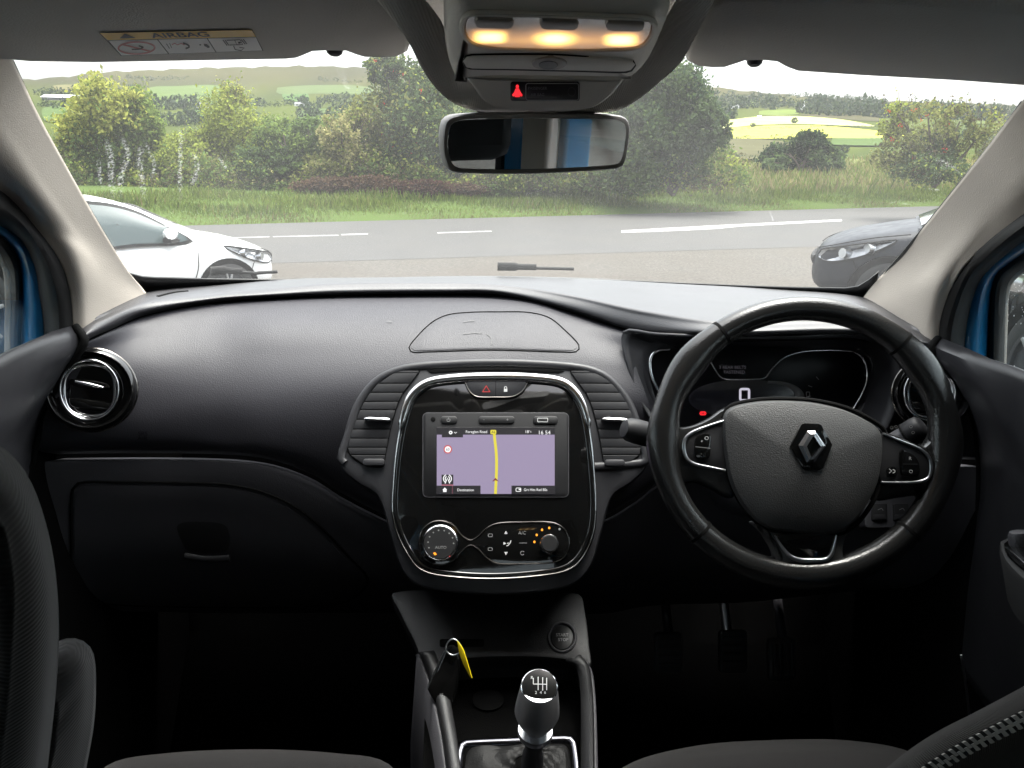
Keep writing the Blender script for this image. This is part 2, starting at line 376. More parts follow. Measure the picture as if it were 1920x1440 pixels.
# pillars
PL = [((-30, 20, .72), (-110, 130, .70), (-160, 200, .73)), ((20, 115, .80), (-40, 225, .77), (-90, 290, .80)), ((68, 215, .90), (18, 300, .86), (-30, 340, .88)), ((120, 310, 1.0), (62, 360, .93), (12, 365, .94)),
      ((180, 415, 1.1), (107, 417, 1.0), (62, 422, .995)), ((237, 507, 1.21), (135, 462, 1.03), (100, 472, 1.025)), ((272, 551, 1.28), (150, 505, 1.05), (120, 510, 1.045)), ((285, 580, 1.29), (157, 560, 1.07), (132, 565, 1.065)), ((285, 640, 1.29), (158, 645, 1.075), (137, 645, 1.07))]
PR = [((1980, 120, .72), (2060, 250, .70), (2090, 290, .73)), ((1920, 190, .80), (1985, 290, .77), (2000, 350, .80)), ((1860, 270, .89), (1915, 350, .85), (1920, 406, .88)), ((1800, 345, .98), (1857, 403, .93), (1857, 453, .95)),
      ((1740, 420, 1.08), (1815, 451, .98), (1810, 498, 1.0)), ((1690, 480, 1.17), (1780, 493, 1.02), (1785, 540, 1.035)), ((1627, 551, 1.27), (1757, 530, 1.04), (1768, 585, 1.055)), ((1612, 585, 1.28), (1746, 572, 1.06), (1762, 620, 1.065)), ((1612, 640, 1.28), (1742, 660, 1.07), (1758, 672, 1.07))]
for rows in (PL, PR):
    full = []
    for a, c, o in rows:   # flat lit face, rounded crease, side face
        q = lambda u, p0, p1: tuple(x + (y - x) * u for x, y in zip(p0, p1))
        full.append([a, q(.3, a, c), q(.65, a, c), q(.9, a, c), q(.18, c, o), q(.5, c, o), o])
    rr = [crom(r, 26) for r in full]
    cols = [crom([rr[j][i] for j in range(len(rr))], 40) for i in range(26)]
    mk('pillar_trim', grid([[P(*cols[i][j]) for i in range(26)] for j in range(40)]), M['beige'], body, solid=.006, auto=80)
def strip(px, Ys): return [(x, y, Y) for (x, y), Y in zip(px, Ys)]
YL = [.79, .87, .935, .99, 1.02, 1.04, 1.06, 1.065]
oL = [(-90, 290), (-30, 340), (12, 365), (62, 422), (100, 472), (120, 510), (132, 565), (137, 650)]
sL = [(-110, 370), (-60, 395), (0, 422), (40, 447), (67, 495), (77, 552), (84, 600), (88, 670)]
bL = [(-120, 390), (-60, 415), (-5, 437), (25, 465), (38, 495), (42, 540), (41, 600), (38, 690)]
kL = [(-120, 420), (-60, 440), (-10, 460), (8, 485), (20, 510), (24, 545), (23, 600), (22, 700)]
tL = [(-125, 432), (-65, 455), (-20, 470), (0, 490), (9, 515), (11, 560), (11, 620), (10, 715)]
YR = [.72, .79, .87, .94, 1.0, 1.03, 1.05, 1.06, 1.065]
oR = [(2090, 290), (2000, 350), (1920, 406), (1857, 453), (1810, 498), (1785, 540), (1768, 585), (1762, 620), (1758, 675)]
sR = [(2090, 380), (2000, 410), (1925, 447), (1884, 475), (1847, 509), (1831, 532), (1818, 570), (1808, 620), (1803, 690)]
bR = [(2090, 400), (2000, 430), (1935, 462), (1905, 482), (1867, 512), (1858, 542), (1854, 590), (1852, 640), (1850, 710)]
kR = [(2090, 430), (2010, 460), (1950, 480), (1925, 495), (1892, 522), (1883, 552), (1881, 600), (1880, 650), (1878, 720)]
tR = [(2095, 436), (2014, 466), (1956, 487), (1930, 503), (1898, 528), (1889, 556), (1887, 600), (1885, 650), (1883, 724)]
for o_, s_, Ys in ((oL, sL, YL), (oR, sR, YR)):
    mid = [((a[0]*.5+b[0]*.5), (a[1]*.5+b[1]*.5)) for a, b in zip(o_, s_)]
    mk('door_seal', sheet([strip(o_, [y + .005 for y in Ys]), strip(mid, [y - .012 for y in Ys]), strip(s_, [y + .03 for y in Ys])], 36, 10), M['rubber'], body, solid=.006)
# roof lining: one cloth sheet from the windscreen header to the tailgate
mk('roof_lining', grid([[Vector((x, y, 1.475 + .03 * (1 - (x / .62) ** 2) - (.05 if y > .75 else 0) - (0.04 if y < -1.4 else 0) - (.10 if abs(x) > .6 else 0))) for x in (-.70, -.6, -.45, -.3, -.15, 0, .15, .3, .45, .6, .70)] for y in (.86, .72, .55, .3, 0, -.5, -1, -1.4, -1.75)]), M['roof'], body, solid=.012)
# cloth lip that comes down round the lamp console to the windscreen
lip = [[(700, -30, .50), (760, 60, .60), (790, 118, .70), (818, 158, .78), (850, 185, .84), (900, 200, .88), (1000, 204, .9), (1150, 200, .88), (1195, 178, .84), (1235, 145, .78), (1278, 105, .70), (1310, 50, .60), (1345, -30, .50)],
       [(760, -40, .50), (820, 30, .60), (835, 90, .69), (850, 125, .755), (870, 140, .80), (920, 150, .82), (1000, 152, .83), (1120, 150, .82), (1165, 140, .80), (1190, 120, .755), (1225, 80, .69), (1260, 20, .60), (1290, -40, .5)]]
lipm = [tuple((u + v) / 2 - (0.01 if i == 2 else 0) for i, (u, v) in enumerate(zip(a, b))) for a, b in zip(*lip)]
M['ribcloth'] = mat('ribbed roof cloth', (.66, .63, .59), .9, spec=.2, bump=.5, scale=170, kind='X', sheen=.2)
mk('roof_lining', sheet([lip[0], lipm, lip[1]], 50, 10), M['ribcloth'], body, solid=.01)
# body sides behind the front doors, pillars behind, tailgate (all seen only in the mirror, and shade the cabin)
for s in (-1, 1):
    xs = sorted((s * .70, s * .78)); xi = sorted((s * .66, s * .70))
    mk('centre_pillar_trim', box(*xi, -.34, -.20, .55, 1.44), M['beige'], body, bevel=.012)
    mk('body_side', box(*xs, -.36, -.18, .2, 1.46), M['blue'], body, bevel=.01)
    mk('rear_side_panel', box(*xs, -1.75, -1.25, .2, 1.46), M['roof'], body)
    mk('kick_panel', box(*sorted((s * .66, s * .735)), .2, 1.62, .10, .93), M['carpet'], body)
    mk('rocker_panel', box(*xs, -1.75, 1.6, .1, .3), M['low'], body)
    mk('roof_rail', box(*xs, -1.75, .75, 1.39, 1.50), M['roof'], body)
mk('tailgate_panel', box(-.72, .72, -1.80, -1.74, .15, 1.00), M['low'], body)
mk('tailgate_panel', box(-.72, .72, -1.80, -1.74, 1.38, 1.50), M['roof'], body)
mk('rear_window', box(-.72, .72, -1.78, -1.77, 1.0, 1.38), M['privacy'], body)
mk('sill_trim', tube(S([(1802, 1228, ), (1808, 1262), (1813, 1300), (1819, 1352)], 12) and [P(x, y, .85) for x, y in S([(1802, 1228), (1808, 1262), (1813, 1300), (1819, 1352)], 12)], .0014), M['satin'], body)
mk('sill_trim', tube([P(x, y, .85) for x, y in S([(170, 1283), (168, 1320), (164, 1350), (160, 1368)], 12)], .0012), M['satin'], body)

# ---------------------------------------------------------------- front doors and rear doors
def door(label, rows, bl, kl, tl, sl, Ys, s):
    d = mk('door', sheet(rows, 30, 36), M['dash2'], body, solid=.008)
    tag(d, label)
    Yo = [y + .03 for y in Ys]
    mk('window_frame', sheet([strip(sl, Yo), strip([((a[0]+b[0])/2, (a[1]+b[1])/2) for a, b in zip(sl, bl)], [y - .006 for y in Yo]), strip(bl, [y + .012 for y in Yo])], 36, 8), M['blue'], d, solid=.005)
    mk('glass_seal', sheet([strip(bl, [y + .014 for y in Yo]), strip([((a[0]+b[0])/2, (a[1]+b[1])/2) for a, b in zip(bl, kl)], [y - .004 for y in Yo]), strip(kl, [y + .018 for y in Yo])], 36, 8), M['rubber'], d, solid=.004)
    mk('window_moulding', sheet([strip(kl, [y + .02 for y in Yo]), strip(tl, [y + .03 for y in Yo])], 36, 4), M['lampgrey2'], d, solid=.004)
    x = [P(*q).x for q in rows[0]]
    mk('door_window', grid([[Vector((s * .685, y, .93)) for y in (1.12, .6, -.16)], [Vector((s * .67, y, 1.2)) for y in (1.08, .6, -.16)], [Vector((s * .63, y, 1.42)) for y in (.78, .4, -.16)]]), M['side_glass'], d, solid=.004)
    mk('outer_skin', box(*sorted((s * .735, s * .80)), -.18, 1.12, .25, .93), M['blue'], d)
    return d
DL = [[(140, 612, 1.07), (90, 625, 1.00), (40, 648, .93), (0, 668, .87), (-150, 760, .66), (-500, 950, .42)],
      [(152, 640, 1.06), (97, 662, .985), (40, 690, .92), (0, 712, .86), (-150, 800, .645), (-500, 1000, .41)],
      [(118, 692, 1.05), (70, 738, .97), (30, 770, .9), (0, 790, .855), (-150, 870, .63), (-500, 1060, .40)],
      [(78, 772, 1.04), (40, 803, .97), (0, 840, .86), (-40, 870, .8), (-150, 930, .63), (-500, 1130, .40)],
      [(57, 858, 1.035), (30, 872, .97), (0, 885, .86), (-40, 910, .79), (-150, 980, .62), (-500, 1200, .40)],
      [(58, 965, 1.04), (50, 1000, .97), (0, 1060, .87), (-40, 1090, .8), (-150, 1180, .63), (-500, 1400, .41)],
      [(95, 1200, 1.07), (60, 1250, 1.0), (0, 1300, .9), (-40, 1340, .83), (-150, 1450, .65), (-500, 1700, .42)]]
DR = [[(1760, 634, 1.07), (1805, 652, 1.0), (1860, 674, .93), (1920, 695, .87), (2070, 770, .66), (2420, 950, .42)],
      [(1748, 656, 1.06), (1795, 676, .985), (1860, 704, .92), (1920, 729, .86), (2070, 810, .645), (2420, 1000, .41)],
      [(1788, 706, 1.05), (1830, 742, .97), (1870, 775, .9), (1920, 812, .855), (2070, 890, .63), (2420, 1060, .40)],
      [(1824, 772, 1.04), (1850, 803, .97), (1885, 835, .9), (1920, 862, .86), (2070, 940, .63), (2420, 1130, .40)],
      [(1840, 880, 1.035), (1870, 888, .97), (1900, 902, .88), (1930, 918, .85), (2070, 995, .62), (2420, 1200, .40)],
      [(1836, 965, 1.04), (1852, 1000, .98), (1890, 1060, .89), (1930, 1100, .83), (2070, 1200, .63), (2420, 1400, .41)],
      [(1785, 1200, 1.07), (1810, 1260, .99), (1860, 1330, .9), (1930, 1390, .82), (2070, 1480, .65), (2420, 1700, .42)]]
dl = door('passenger door at the left edge with blue inner frame, beside the round vent', DL, bL, kL, tL, sL, YL, -1)
dr = door('driver door at the right edge with blue inner frame, beside the steering wheel', DR, bR, kR, tR, sR, YR, 1)
# armrest with window switches on the driver door
APL = Plane.by(P(1868, 1020, .72), P(1930, 1010, .72), P(1910, 1085, .62))
mk('armrest', plate(APL, SC_([(1872, 1012), (1890, 1004), (1960, 996), (2080, 1100), (2060, 1260), (1930, 1098), (1880, 1045)], 40), -.05, 0, .006), M['rubber'], dr)
mk('switch_panel', plate(APL, SC_([(1882, 1018), (1895, 1010), (1950, 1004), (2010, 1080), (1985, 1120), (1925, 1070), (1888, 1036)], 36), .0005, .004, .0015), M['gloss'], dr)
mk('mirror_knob', lathe(APL.pt(1914, 1020, .004), APL.n, [(.010, 0), (.010, .008), (.008, .012), (.003, .013)]), M['low'], dr)
mk('window_switch', plate(APL, rrect(1922, 1040, 1948, 1064, 6), .004, .010, .002), M['low'], dr)
drops = []
for _ in range(70):
    q_ = P(R.uniform(1888, 2000), R.uniform(500, 720), 1.06); q_ = EYE + (q_ - EYE) * (.668 / q_.x); r_ = R.uniform(.0006, .0016)
    drops.append(([q_ + Vector(v) * r_ for v in ((.6, 0, 0), (0, 1, 0), (0, 0, 1), (0, -1, 0), (0, 0, -1), (-.6, 0, 0))], [(0, 1, 2), (0, 2, 3), (0, 3, 4), (0, 4, 1), (5, 2, 1), (5, 3, 2), (5, 4, 3), (5, 1, 4)]))
M['drop'] = mat('rain drop', (.75, .77, .78), .1, spec=.8)
tag(mk('rain_drops', join(*drops), M['drop'], dr), kind='stuff')
for s, lab in ((-1, 'rear passenger door on the left, behind the front seat'), (1, 'rear driver side door with blue frame, seen in the mirror')):
    xs = sorted((s * .68, s * .78)); xi = sorted((s * .655, s * .70))
    d = mk('rear_door', box(*xi, -1.25, -.36, .25, .93), M['dash2'], body, bevel=.02)
    tag(d, lab)
    mk('outer_skin', box(*sorted((s * .705, s * .80)), -1.25, -.36, .25, .925), M['blue'], d)
    mk('window_frame', join(box(*xs, -.47, -.37, .93, 1.40), box(*xs, -1.25, -1.17, .93, 1.40), box(*xs, -1.17, -.47, 1.34, 1.40)), M['blue'], d, bevel=.008)
    mk('glass_seal', join(box(*sorted((s * .67, s * .70)), -.50, -.465, .93, 1.34), box(*sorted((s * .665, s * .70)), -1.25, -.36, .928, .955)), M['rubber'], d)
    mk('door_window', box(*sorted((s * .715, s * .72)), -1.17, -.47, .93, 1.34), M['privacy'], d)
    mk('door_handle', tube([(s * .64, -.62, .80), (s * .625, -.58, .805), (s * .625, -.50, .81), (s * .64, -.46, .81)], .009), M['satin'], d)

# ---------------------------------------------------------------- dashboard
dash = thing('dashboard', (0, 1.25, .55), 'long black moulded dashboard with centre screen, under the windscreen', 'dashboard')
A0 = [(60, 700, 1.10), (143, 611, 1.08), (200, 578, 1.17), (272, 548, 1.29), (400, 533, 1.40), (540, 523, 1.46), (720, 520, 1.50), (905, 517.5, 1.52), (1100, 521.5, 1.50), (1290, 531, 1.46), (1450, 540, 1.40), (1620, 556, 1.28), (1690, 590, 1.18), (1752, 632, 1.07), (1800, 700, 1.08)]
A1 = [(90, 685, 1.07), (150, 617, 1.06), (205, 590, 1.13), (275, 565, 1.22), (400, 549, 1.30), (500, 540, 1.34), (640, 530.5, 1.38), (800, 529, 1.40), (940, 533, 1.38), (1073, 552, 1.32), (1200, 578, 1.25), (1350, 600, 1.15), (1600, 594, 1.15), (1680, 612, 1.12), (1755, 640, 1.06), (1795, 702, 1.07)]
A1b = [(95, 690, 1.06), (154, 622, 1.052), (206, 597, 1.115), (275, 573, 1.20), (400, 554, 1.275), (500, 545.5, 1.315), (640, 538, 1.35), (800, 536, 1.365), (940, 540, 1.35), (1073, 566, 1.29), (1200, 595, 1.21), (1350, 612, 1.11), (1600, 606, 1.11), (1680, 624, 1.09), (1756, 645, 1.055), (1795, 705, 1.065)]
A2 = [(95, 700, 1.06), (158, 632, 1.05), (200, 612, 1.10), (267, 585, 1.18), (400, 561, 1.26), (500, 554, 1.30), (633, 548, 1.335), (840, 545.5, 1.345), (940, 548, 1.335), (1073, 579, 1.27), (1207, 619, 1.185), (1350, 628, 1.095), (1600, 625, 1.095), (1680, 640, 1.08), (1758, 652, 1.05), (1795, 712, 1.06)]
A3 = [(98, 706, 1.075), (162, 639, 1.065), (202, 620, 1.12), (268, 592, 1.20), (400, 567, 1.28), (500, 559, 1.32), (633, 553, 1.355), (840, 550.5, 1.365), (940, 553, 1.355), (1073, 584, 1.29), (1207, 624, 1.205), (1350, 632, 1.16), (1600, 629, 1.16), (1680, 645, 1.11), (1758, 658, 1.06), (1795, 716, 1.07)]
A1 = [(a[0], a[1], c[2] + .026) for a, c in zip(A1, A2)]; A1b = [(a[0], a[1] * .7 + c[1] * .3, c[2] + .012) for a, c in zip(A1, A2)]   # the front of the pad lip stands almost upright
back = [(x, y, Y + .06) for x, y, Y in A0]
top_vf = sheet([back, A0, A1, A1b, A2, A3], 120, 40)
mk('dash_top', top_vf, M['dashtop'], dash, auto=70)
TOP = Surf(top_vf)
B0 = [(160, 642, 1.06), (200, 623, 1.11), (267, 594, 1.19), (333, 578, 1.235), (400, 568.5, 1.27), (500, 561, 1.31), (633, 555, 1.345), (840, 552.5, 1.355), (940, 555, 1.345), (1007, 564, 1.32), (1073, 586, 1.28), (1140, 609, 1.235), (1190, 624, 1.20)]
mk('seam_joint', sheet([[(x, y - 5, Y + .024) for x, y, Y in A2], [(x, y + 3, Y + .022) for x, y, Y in A2], [(x, y + 11, Y + .030) for x, y, Y in A2]], 90, 8), M['joint'], dash, solid=.004)
B1 = [(136, 668, 1.045), (250, 640, 1.14), (400, 618, 1.205), (500, 608, 1.225), (633, 602, 1.245), (840, 598, 1.26), (940, 601, 1.255), (1007, 608, 1.245), (1073, 622, 1.225), (1140, 642, 1.20), (1185, 655, 1.185)]
B2 = [(110, 706, 1.035), (250, 690, 1.11), (400, 678, 1.155), (500, 672, 1.17), (633, 666, 1.18), (840, 662, 1.185), (940, 663, 1.185), (1007, 665, 1.182), (1073, 672, 1.175), (1140, 684, 1.165), (1195, 695, 1.16)]
B3 = [(84, 766, 1.03), (250, 757, 1.09), (400, 750, 1.122), (500, 747, 1.13), (633, 745, 1.135), (840, 745, 1.14), (940, 745, 1.14), (1007, 745, 1.14), (1073, 750, 1.135), (1140, 756, 1.13), (1218, 762, 1.13)]
B4 = [(66, 825, 1.03), (250, 820, 1.085), (400, 820, 1.112), (500, 825, 1.115), (633, 850, 1.118), (760, 900, 1.12), (940, 920, 1.13), (1007, 920, 1.13), (1073, 915, 1.13), (1140, 900, 1.13), (1230, 840, 1.13)]
B5 = [(60, 849, 1.045), (200, 846, 1.09), (330, 846, 1.115), (450, 850, 1.122), (520, 861, 1.125), (590, 888, 1.128), (640, 920, 1.13), (720, 961, 1.13), (800, 1000, 1.14), (1060, 990, 1.14), (1140, 960, 1.135), (1190, 930, 1.13), (1250, 890, 1.13)]
B6 = [(60, 853, 1.07), (200, 850, 1.11), (330, 850, 1.135), (450, 854, 1.142), (520, 865, 1.145), (590, 892, 1.148), (640, 924, 1.15), (720, 965, 1.15), (800, 1004, 1.16), (1060, 994, 1.16), (1140, 964, 1.155), (1190, 934, 1.15), (1250, 894, 1.15)]
pad_vf = sheet([[(x, y - 1.5, Y + .03) for x, y, Y in B0], B0, B1, B2, B3, B4, B5, B6], 90, 50)
padp = mk('dash_pad', pad_vf, M['dash'], dash, auto=70)
PAD = Surf(pad_vf)
# lower dashboard
L0 = [(58, 860, 1.06), (200, 858, 1.09), (330, 858, 1.115), (450, 862, 1.122), (520, 873, 1.125), (590, 900, 1.13), (640, 932, 1.133), (720, 973, 1.135), (800, 1010, 1.14), (1060, 1002, 1.14), (1140, 972, 1.135), (1190, 942, 1.13), (1250, 902, 1.13), (1400, 900, 1.13), (1600, 880, 1.13), (1790, 870, 1.07), (1840, 872, 1.04)]
L1 = [(58, 872, 1.045), (200, 870, 1.08), (330, 870, 1.105), (450, 875, 1.112), (520, 888, 1.115), (590, 915, 1.12), (640, 948, 1.125), (720, 990, 1.13), (800, 1025, 1.135), (1060, 1015, 1.135), (1140, 985, 1.13), (1190, 955, 1.125), (1250, 915, 1.125), (1400, 915, 1.12), (1600, 892, 1.12), (1790, 882, 1.06), (1840, 884, 1.03)]
L2 = [(59, 950, 1.045), (200, 950, 1.085), (330, 950, 1.11), (450, 950, 1.118), (520, 960, 1.12), (590, 980, 1.125), (640, 1000, 1.13), (720, 1040, 1.135), (800, 1080, 1.14), (1060, 1080, 1.14), (1140, 1060, 1.14), (1190, 1040, 1.14), (1250, 1000, 1.14), (1400, 1000, 1.13), (1600, 980, 1.13), (1790, 960, 1.06), (1838, 960, 1.035)]
L3 = [(75, 1060, 1.06), (200, 1065, 1.11), (330, 1068, 1.135), (450, 1070, 1.143), (520, 1075, 1.145), (590, 1085, 1.15), (640, 1095, 1.155), (720, 1110, 1.16), (800, 1120, 1.165), (1060, 1120, 1.165), (1140, 1110, 1.17), (1190, 1100, 1.17), (1250, 1090, 1.17), (1400, 1090, 1.16), (1600, 1070, 1.15), (1790, 1060, 1.08), (1820, 1060, 1.06)]
L4 = [(100, 1140, 1.12), (200, 1145, 1.18), (330, 1148, 1.21), (450, 1150, 1.22), (520, 1150, 1.22), (590, 1150, 1.225), (640, 1150, 1.23), (720, 1150, 1.24), (800, 1150, 1.245), (1060, 1150, 1.245), (1140, 1150, 1.25), (1190, 1140, 1.25), (1250, 1135, 1.25), (1400, 1130, 1.24), (1600, 1110, 1.23), (1760, 1100, 1.15), (1800, 1100, 1.12)]
L5 = [(x, y - 8, Y + .12) for x, y, Y in L4]
low_vf = sheet([[(x, y, Y + .03) for x, y, Y in L0], L0, L1, L2, L3, L4, L5], 110, 50)
mk('lower_panel', low_vf, M['low'], dash, auto=70)
LOW = Surf(low_vf)
# glove box lid, its gap and pull
gb = SC_([(136, 918), (150, 905), (220, 904), (330, 905), (430, 909), (500, 925), (560, 955), (605, 992), (650, 1040), (690, 1090), (640, 1130), (400, 1138), (200, 1132), (138, 1120), (134, 1020)], 90)
mk('lid_gap', tube(LOW.pts(gb, 0), .0022, closed=True, seg=6, ref=(0, -1, 0)), M['joint'], dash)
gl = mk('glove_box_lid', patch(LOW, SC_([(142, 922), (155, 911), (220, 910), (330, 911), (430, 915), (497, 931), (556, 961), (600, 997), (645, 1045), (682, 1088), (636, 1124), (400, 1132), (200, 1126), (144, 1114), (140, 1020)], 90), .0025), M['low'], dash)
mk('lid_recess', patch(LOW, SC_([(326, 978), (380, 972), (430, 980), (440, 1010), (432, 1036), (380, 1040), (345, 1034), (330, 1008)], 40), .003, rings=4), M['con'], gl)
mk('lid_pull', tube(LOW.pts(S([(348, 1036), (390, 1042), (434, 1040)], 10), .008), .006, .004, ref=(0, -1, 0)), M['slat'], gl)
# speaker cover and its gap on the pad
spk = SC_([(767, 652), (776, 638), (808, 606), (838, 591), (880, 586), (935, 585), (990, 586), (1030, 596), (1060, 620), (1086, 648), (1082, 659), (1050, 660), (925, 656.5), (800, 660), (772, 660)], 90)
mk('cover_gap', tube(PAD.pts(spk, .0004), .0009, closed=True, seg=6, ref=(0, -1, .5)), M['joint'], padp)
mk('speaker_cover', patch(PAD, SC_([(771, 652), (780, 640), (811, 608), (840, 593), (880, 588.5), (935, 587.5), (990, 588.5), (1028, 598), (1057, 622), (1081, 648), (1078, 656), (1050, 657.5), (925, 654), (800, 657.5), (776, 657)], 90), .0012, rings=14), M['dash'], padp)
M['scuff'] = mat('scuff mark', (.10, .10, .10), .7)
for q in (((868, 606), (880, 604), (890, 604)), ((868, 628), (890, 626), (905, 627)), ((912, 628), (920, 634), (922, 648)), ((725, 604), (735, 605))):
    mk('scuff', line(PAD, S(q, 8), 1.1, .0022), M['scuff'], padp)
M['emboss'] = mat('embossed mark', (.008, .008, .009), .7, spec=.1)
text(PAD, 259, 816, 'SRS', 7.5, M['emboss'], padp, wide=1.1, lift=.0012)
text(PAD, 258, 824, 'AIR', 6.5, M['emboss'], padp, wide=1.35, lift=.0012)
# sensor dome on the top
mk('top_vent', tube(TOP.pts(S([(296, 556), (325, 549), (352, 546)], 10), .0005), .003, .0012, ref=(0, 0, 1)), M['joint'], dash)

# centre stack, its plane leans back towards the windscreen
STK = Plane.by(P(925, 700, 1.10), P(1000, 700, 1.10), P(925, 1088, .952))
ridge = SC_([(636, 872), (644, 812), (660, 762), (686, 722), (716, 698), (762, 684), (850, 677), (925, 675), (1005, 677), (1092, 684), (1134, 696), (1168, 722), (1192, 762), (1208, 812), (1214, 872), (1185, 905), (1150, 930), (1128, 1000), (1110, 1060), (1082, 1092), (1030, 1108), (925, 1116), (825, 1108), (772, 1092), (748, 1060), (730, 1000), (706, 930), (668, 905)], 150)
stack = mk('centre_stack', plate(STK, ridge, -.17, -.004, .008), M['dash2'], dash)
mk('stack_rim', tube(STK.pts(SC_([(646, 868), (654, 812), (669, 764), (693, 727), (720, 705), (764, 690), (850, 682.5), (925, 680.5), (1005, 682.5), (1090, 690), (1130, 703), (1160, 729), (1183, 764), (1198, 812), (1205, 868)], 90)[:-6], -.004) , .006, .004, ref=STK.n), M['dash2'], stack)
mk('tray_slot', plate(STK, SC_([(800, 694), (860, 690), (925, 688.5), (990, 690), (1058, 694), (1054, 699), (990, 696), (925, 694.5), (860, 696), (804, 699)], 50), -.004, -.0025, .0004), M['joint'], stack)
lv = [(787, 694), (745, 697), (708, 719), (682, 753), (662, 798), (651, 838), (655, 853), (681, 872), (717, 876), (722, 860), (734, 800), (752, 745), (776, 712)]
rv = [(1069, 694), (1111, 697), (1148, 716), (1175, 752), (1194, 798), (1203, 838), (1199, 855), (1172, 874), (1135, 878), (1130, 860), (1119, 800), (1102, 745), (1079, 712)]
def xspan(poly, y):
    xs = []
    for (x0, y0), (x1, y1) in zip(poly, poly[1:] + poly[:1]):
        if (y0 - y) * (y1 - y) < 0: xs.append(x0 + (x1 - x0) * (y - y0) / (y1 - y0))
    return (min(xs), max(xs)) if len(xs) > 1 else None
for poly, tab, knob in ((lv, (681, 784.5, 733, 787), (680, 859.5, 721, 873)), (rv, (1128, 785, 1180, 788), (1134, 861, 1172, 874))):
    pp = SC_(poly, 70)
    vent = mk('centre_vent', plate(STK, pp, -.004, -.0032, .0003), M['joint'], dash)
    for y0, y1 in zip((695, 699.5, 719.5, 736.5, 753.5, 769, 787, 805.5, 822.5, 839.5, 853.5), (699, 718, 735, 752, 767.5, 785.5, 804, 821, 838, 852, 873)):
        a, b = xspan(pp, y0 + .7), xspan(pp, y1)
        if not a: a = b
        if not b: b = a
        if not a: continue
        mk('slat', plate(STK, [(a[0] + 1.5, y0), (a[1] - 1.5, y0), (b[1] - 1.5, y1), (b[0] + 1.5, y1)], -.0032, -.0008, .0006), M['slat'], vent, auto=25)
    mk('vent_tab', plate(STK, SC_([(tab[0], tab[1]), (tab[0] + 8, tab[1] - 3), ((tab[0]+tab[2])/2, (tab[1]+tab[3])/2 - 3.6), (tab[2] - 6, tab[3] - 4), (tab[2], tab[3] - 1), (tab[2] - 8, tab[3] + 3), (tab[0] + 8, tab[1] + 4)], 30), -.001, .010, .002, .001), M['chrome'], vent)
    mk('vent_wheel', plate(STK, rrect(knob[0], knob[1], knob[2], knob[3], 5.5), -.002, .004, .002), M['dash2'], vent)
# chrome framed panel
M['framechrome'] = mat('smoked chrome', (.66, .65, .65), .2, metal=1, rvar=.03)
fr_ = SC_([(736, 960), (738, 900), (745, 835), (757, 778), (772, 742), (800, 719), (850, 710), (925, 707), (1000, 709), (1054, 717), (1080, 738), (1097, 770), (1108, 825), (1115, 900), (1117, 960), (1112, 1002), (1096, 1040), (1072, 1065), (1030, 1077), (925, 1085), (828, 1079), (788, 1067), (765, 1040), (746, 1002)], 150)
gp = mk('gloss_panel', plate(STK, fr_, -.006, .0035, .001), M['gloss'], dash)
rad = [(.0046 if y < 800 else .0015) + .0026 * max(0, min(1, (800 - y) / 60)) for x, y in fr_]
up_ = [k for k, q in enumerate(fr_) if q[1] <= 962]; lo_ = [up_[-1]] + [k for k, q in enumerate(fr_) if q[1] > 962] + [0]
fp_ = STK.pts(fr_, .004)
mk('chrome_frame', tube([fp_[k] for k in up_], [rad[k] for k in up_], [rad[k] * .8 + .001 for k in up_], ref=STK.n, seg=12), M['framechrome'], gp)
mk('chrome_frame', tube([fp_[k] for k in lo_], [rad[k] for k in lo_], [rad[k] * .8 + .001 for k in lo_], ref=STK.n, seg=12), M['darkchrome'], gp)  # same frame as the upper run; its dimmer reflections are put into the colour
inn = [(x + (925 - x) * .035, y + (900 - y) * .035) for x, y in fr_]
mk('frame_lining', tube(STK.pts(inn, .0042), .0028, .0012, closed=True, ref=STK.n, seg=8), M['gloss'], gp)
# hazard and lock switches
hz = SC_([(874, 719), (884, 714.5), (930, 713), (980, 714.5), (987, 719), (978, 732), (962, 742), (930, 743.5), (893, 742), (882, 732)], 60)
hp = mk('switch_pod', plate(STK, hz, .003, .0065, .001), M['dash2'], dash)
mk('pod_trim', tube(STK.pts(S([(872, 717), (880, 733), (893, 743.5), (930, 745), (962, 743.5), (980, 733), (989, 718)], 40), .006), .0012, ref=STK.n), M['darkchrome'], hp)
mk('switch_gap', line(STK, [(929.5, 714), (929.5, 743)], 1.0, .0068), M['joint'], hp)
mk('hazard_mark', line(STK, [(905, 734.5), (918.5, 734.5), (911.7, 723.5)], 2.4, .0070, closed=True), M['red'], hp)
mk('lock_mark', flat(STK, [(944.8, 729), (951.2, 729), (951.2, 734.5), (944.8, 734.5)], .0070), M['print'], hp)
mk('lock_mark', line(STK, S([(945.8, 729), (946, 726), (948, 724.6), (950, 726), (950.2, 729)], 10), 1.2, .0070), M['print'], hp)
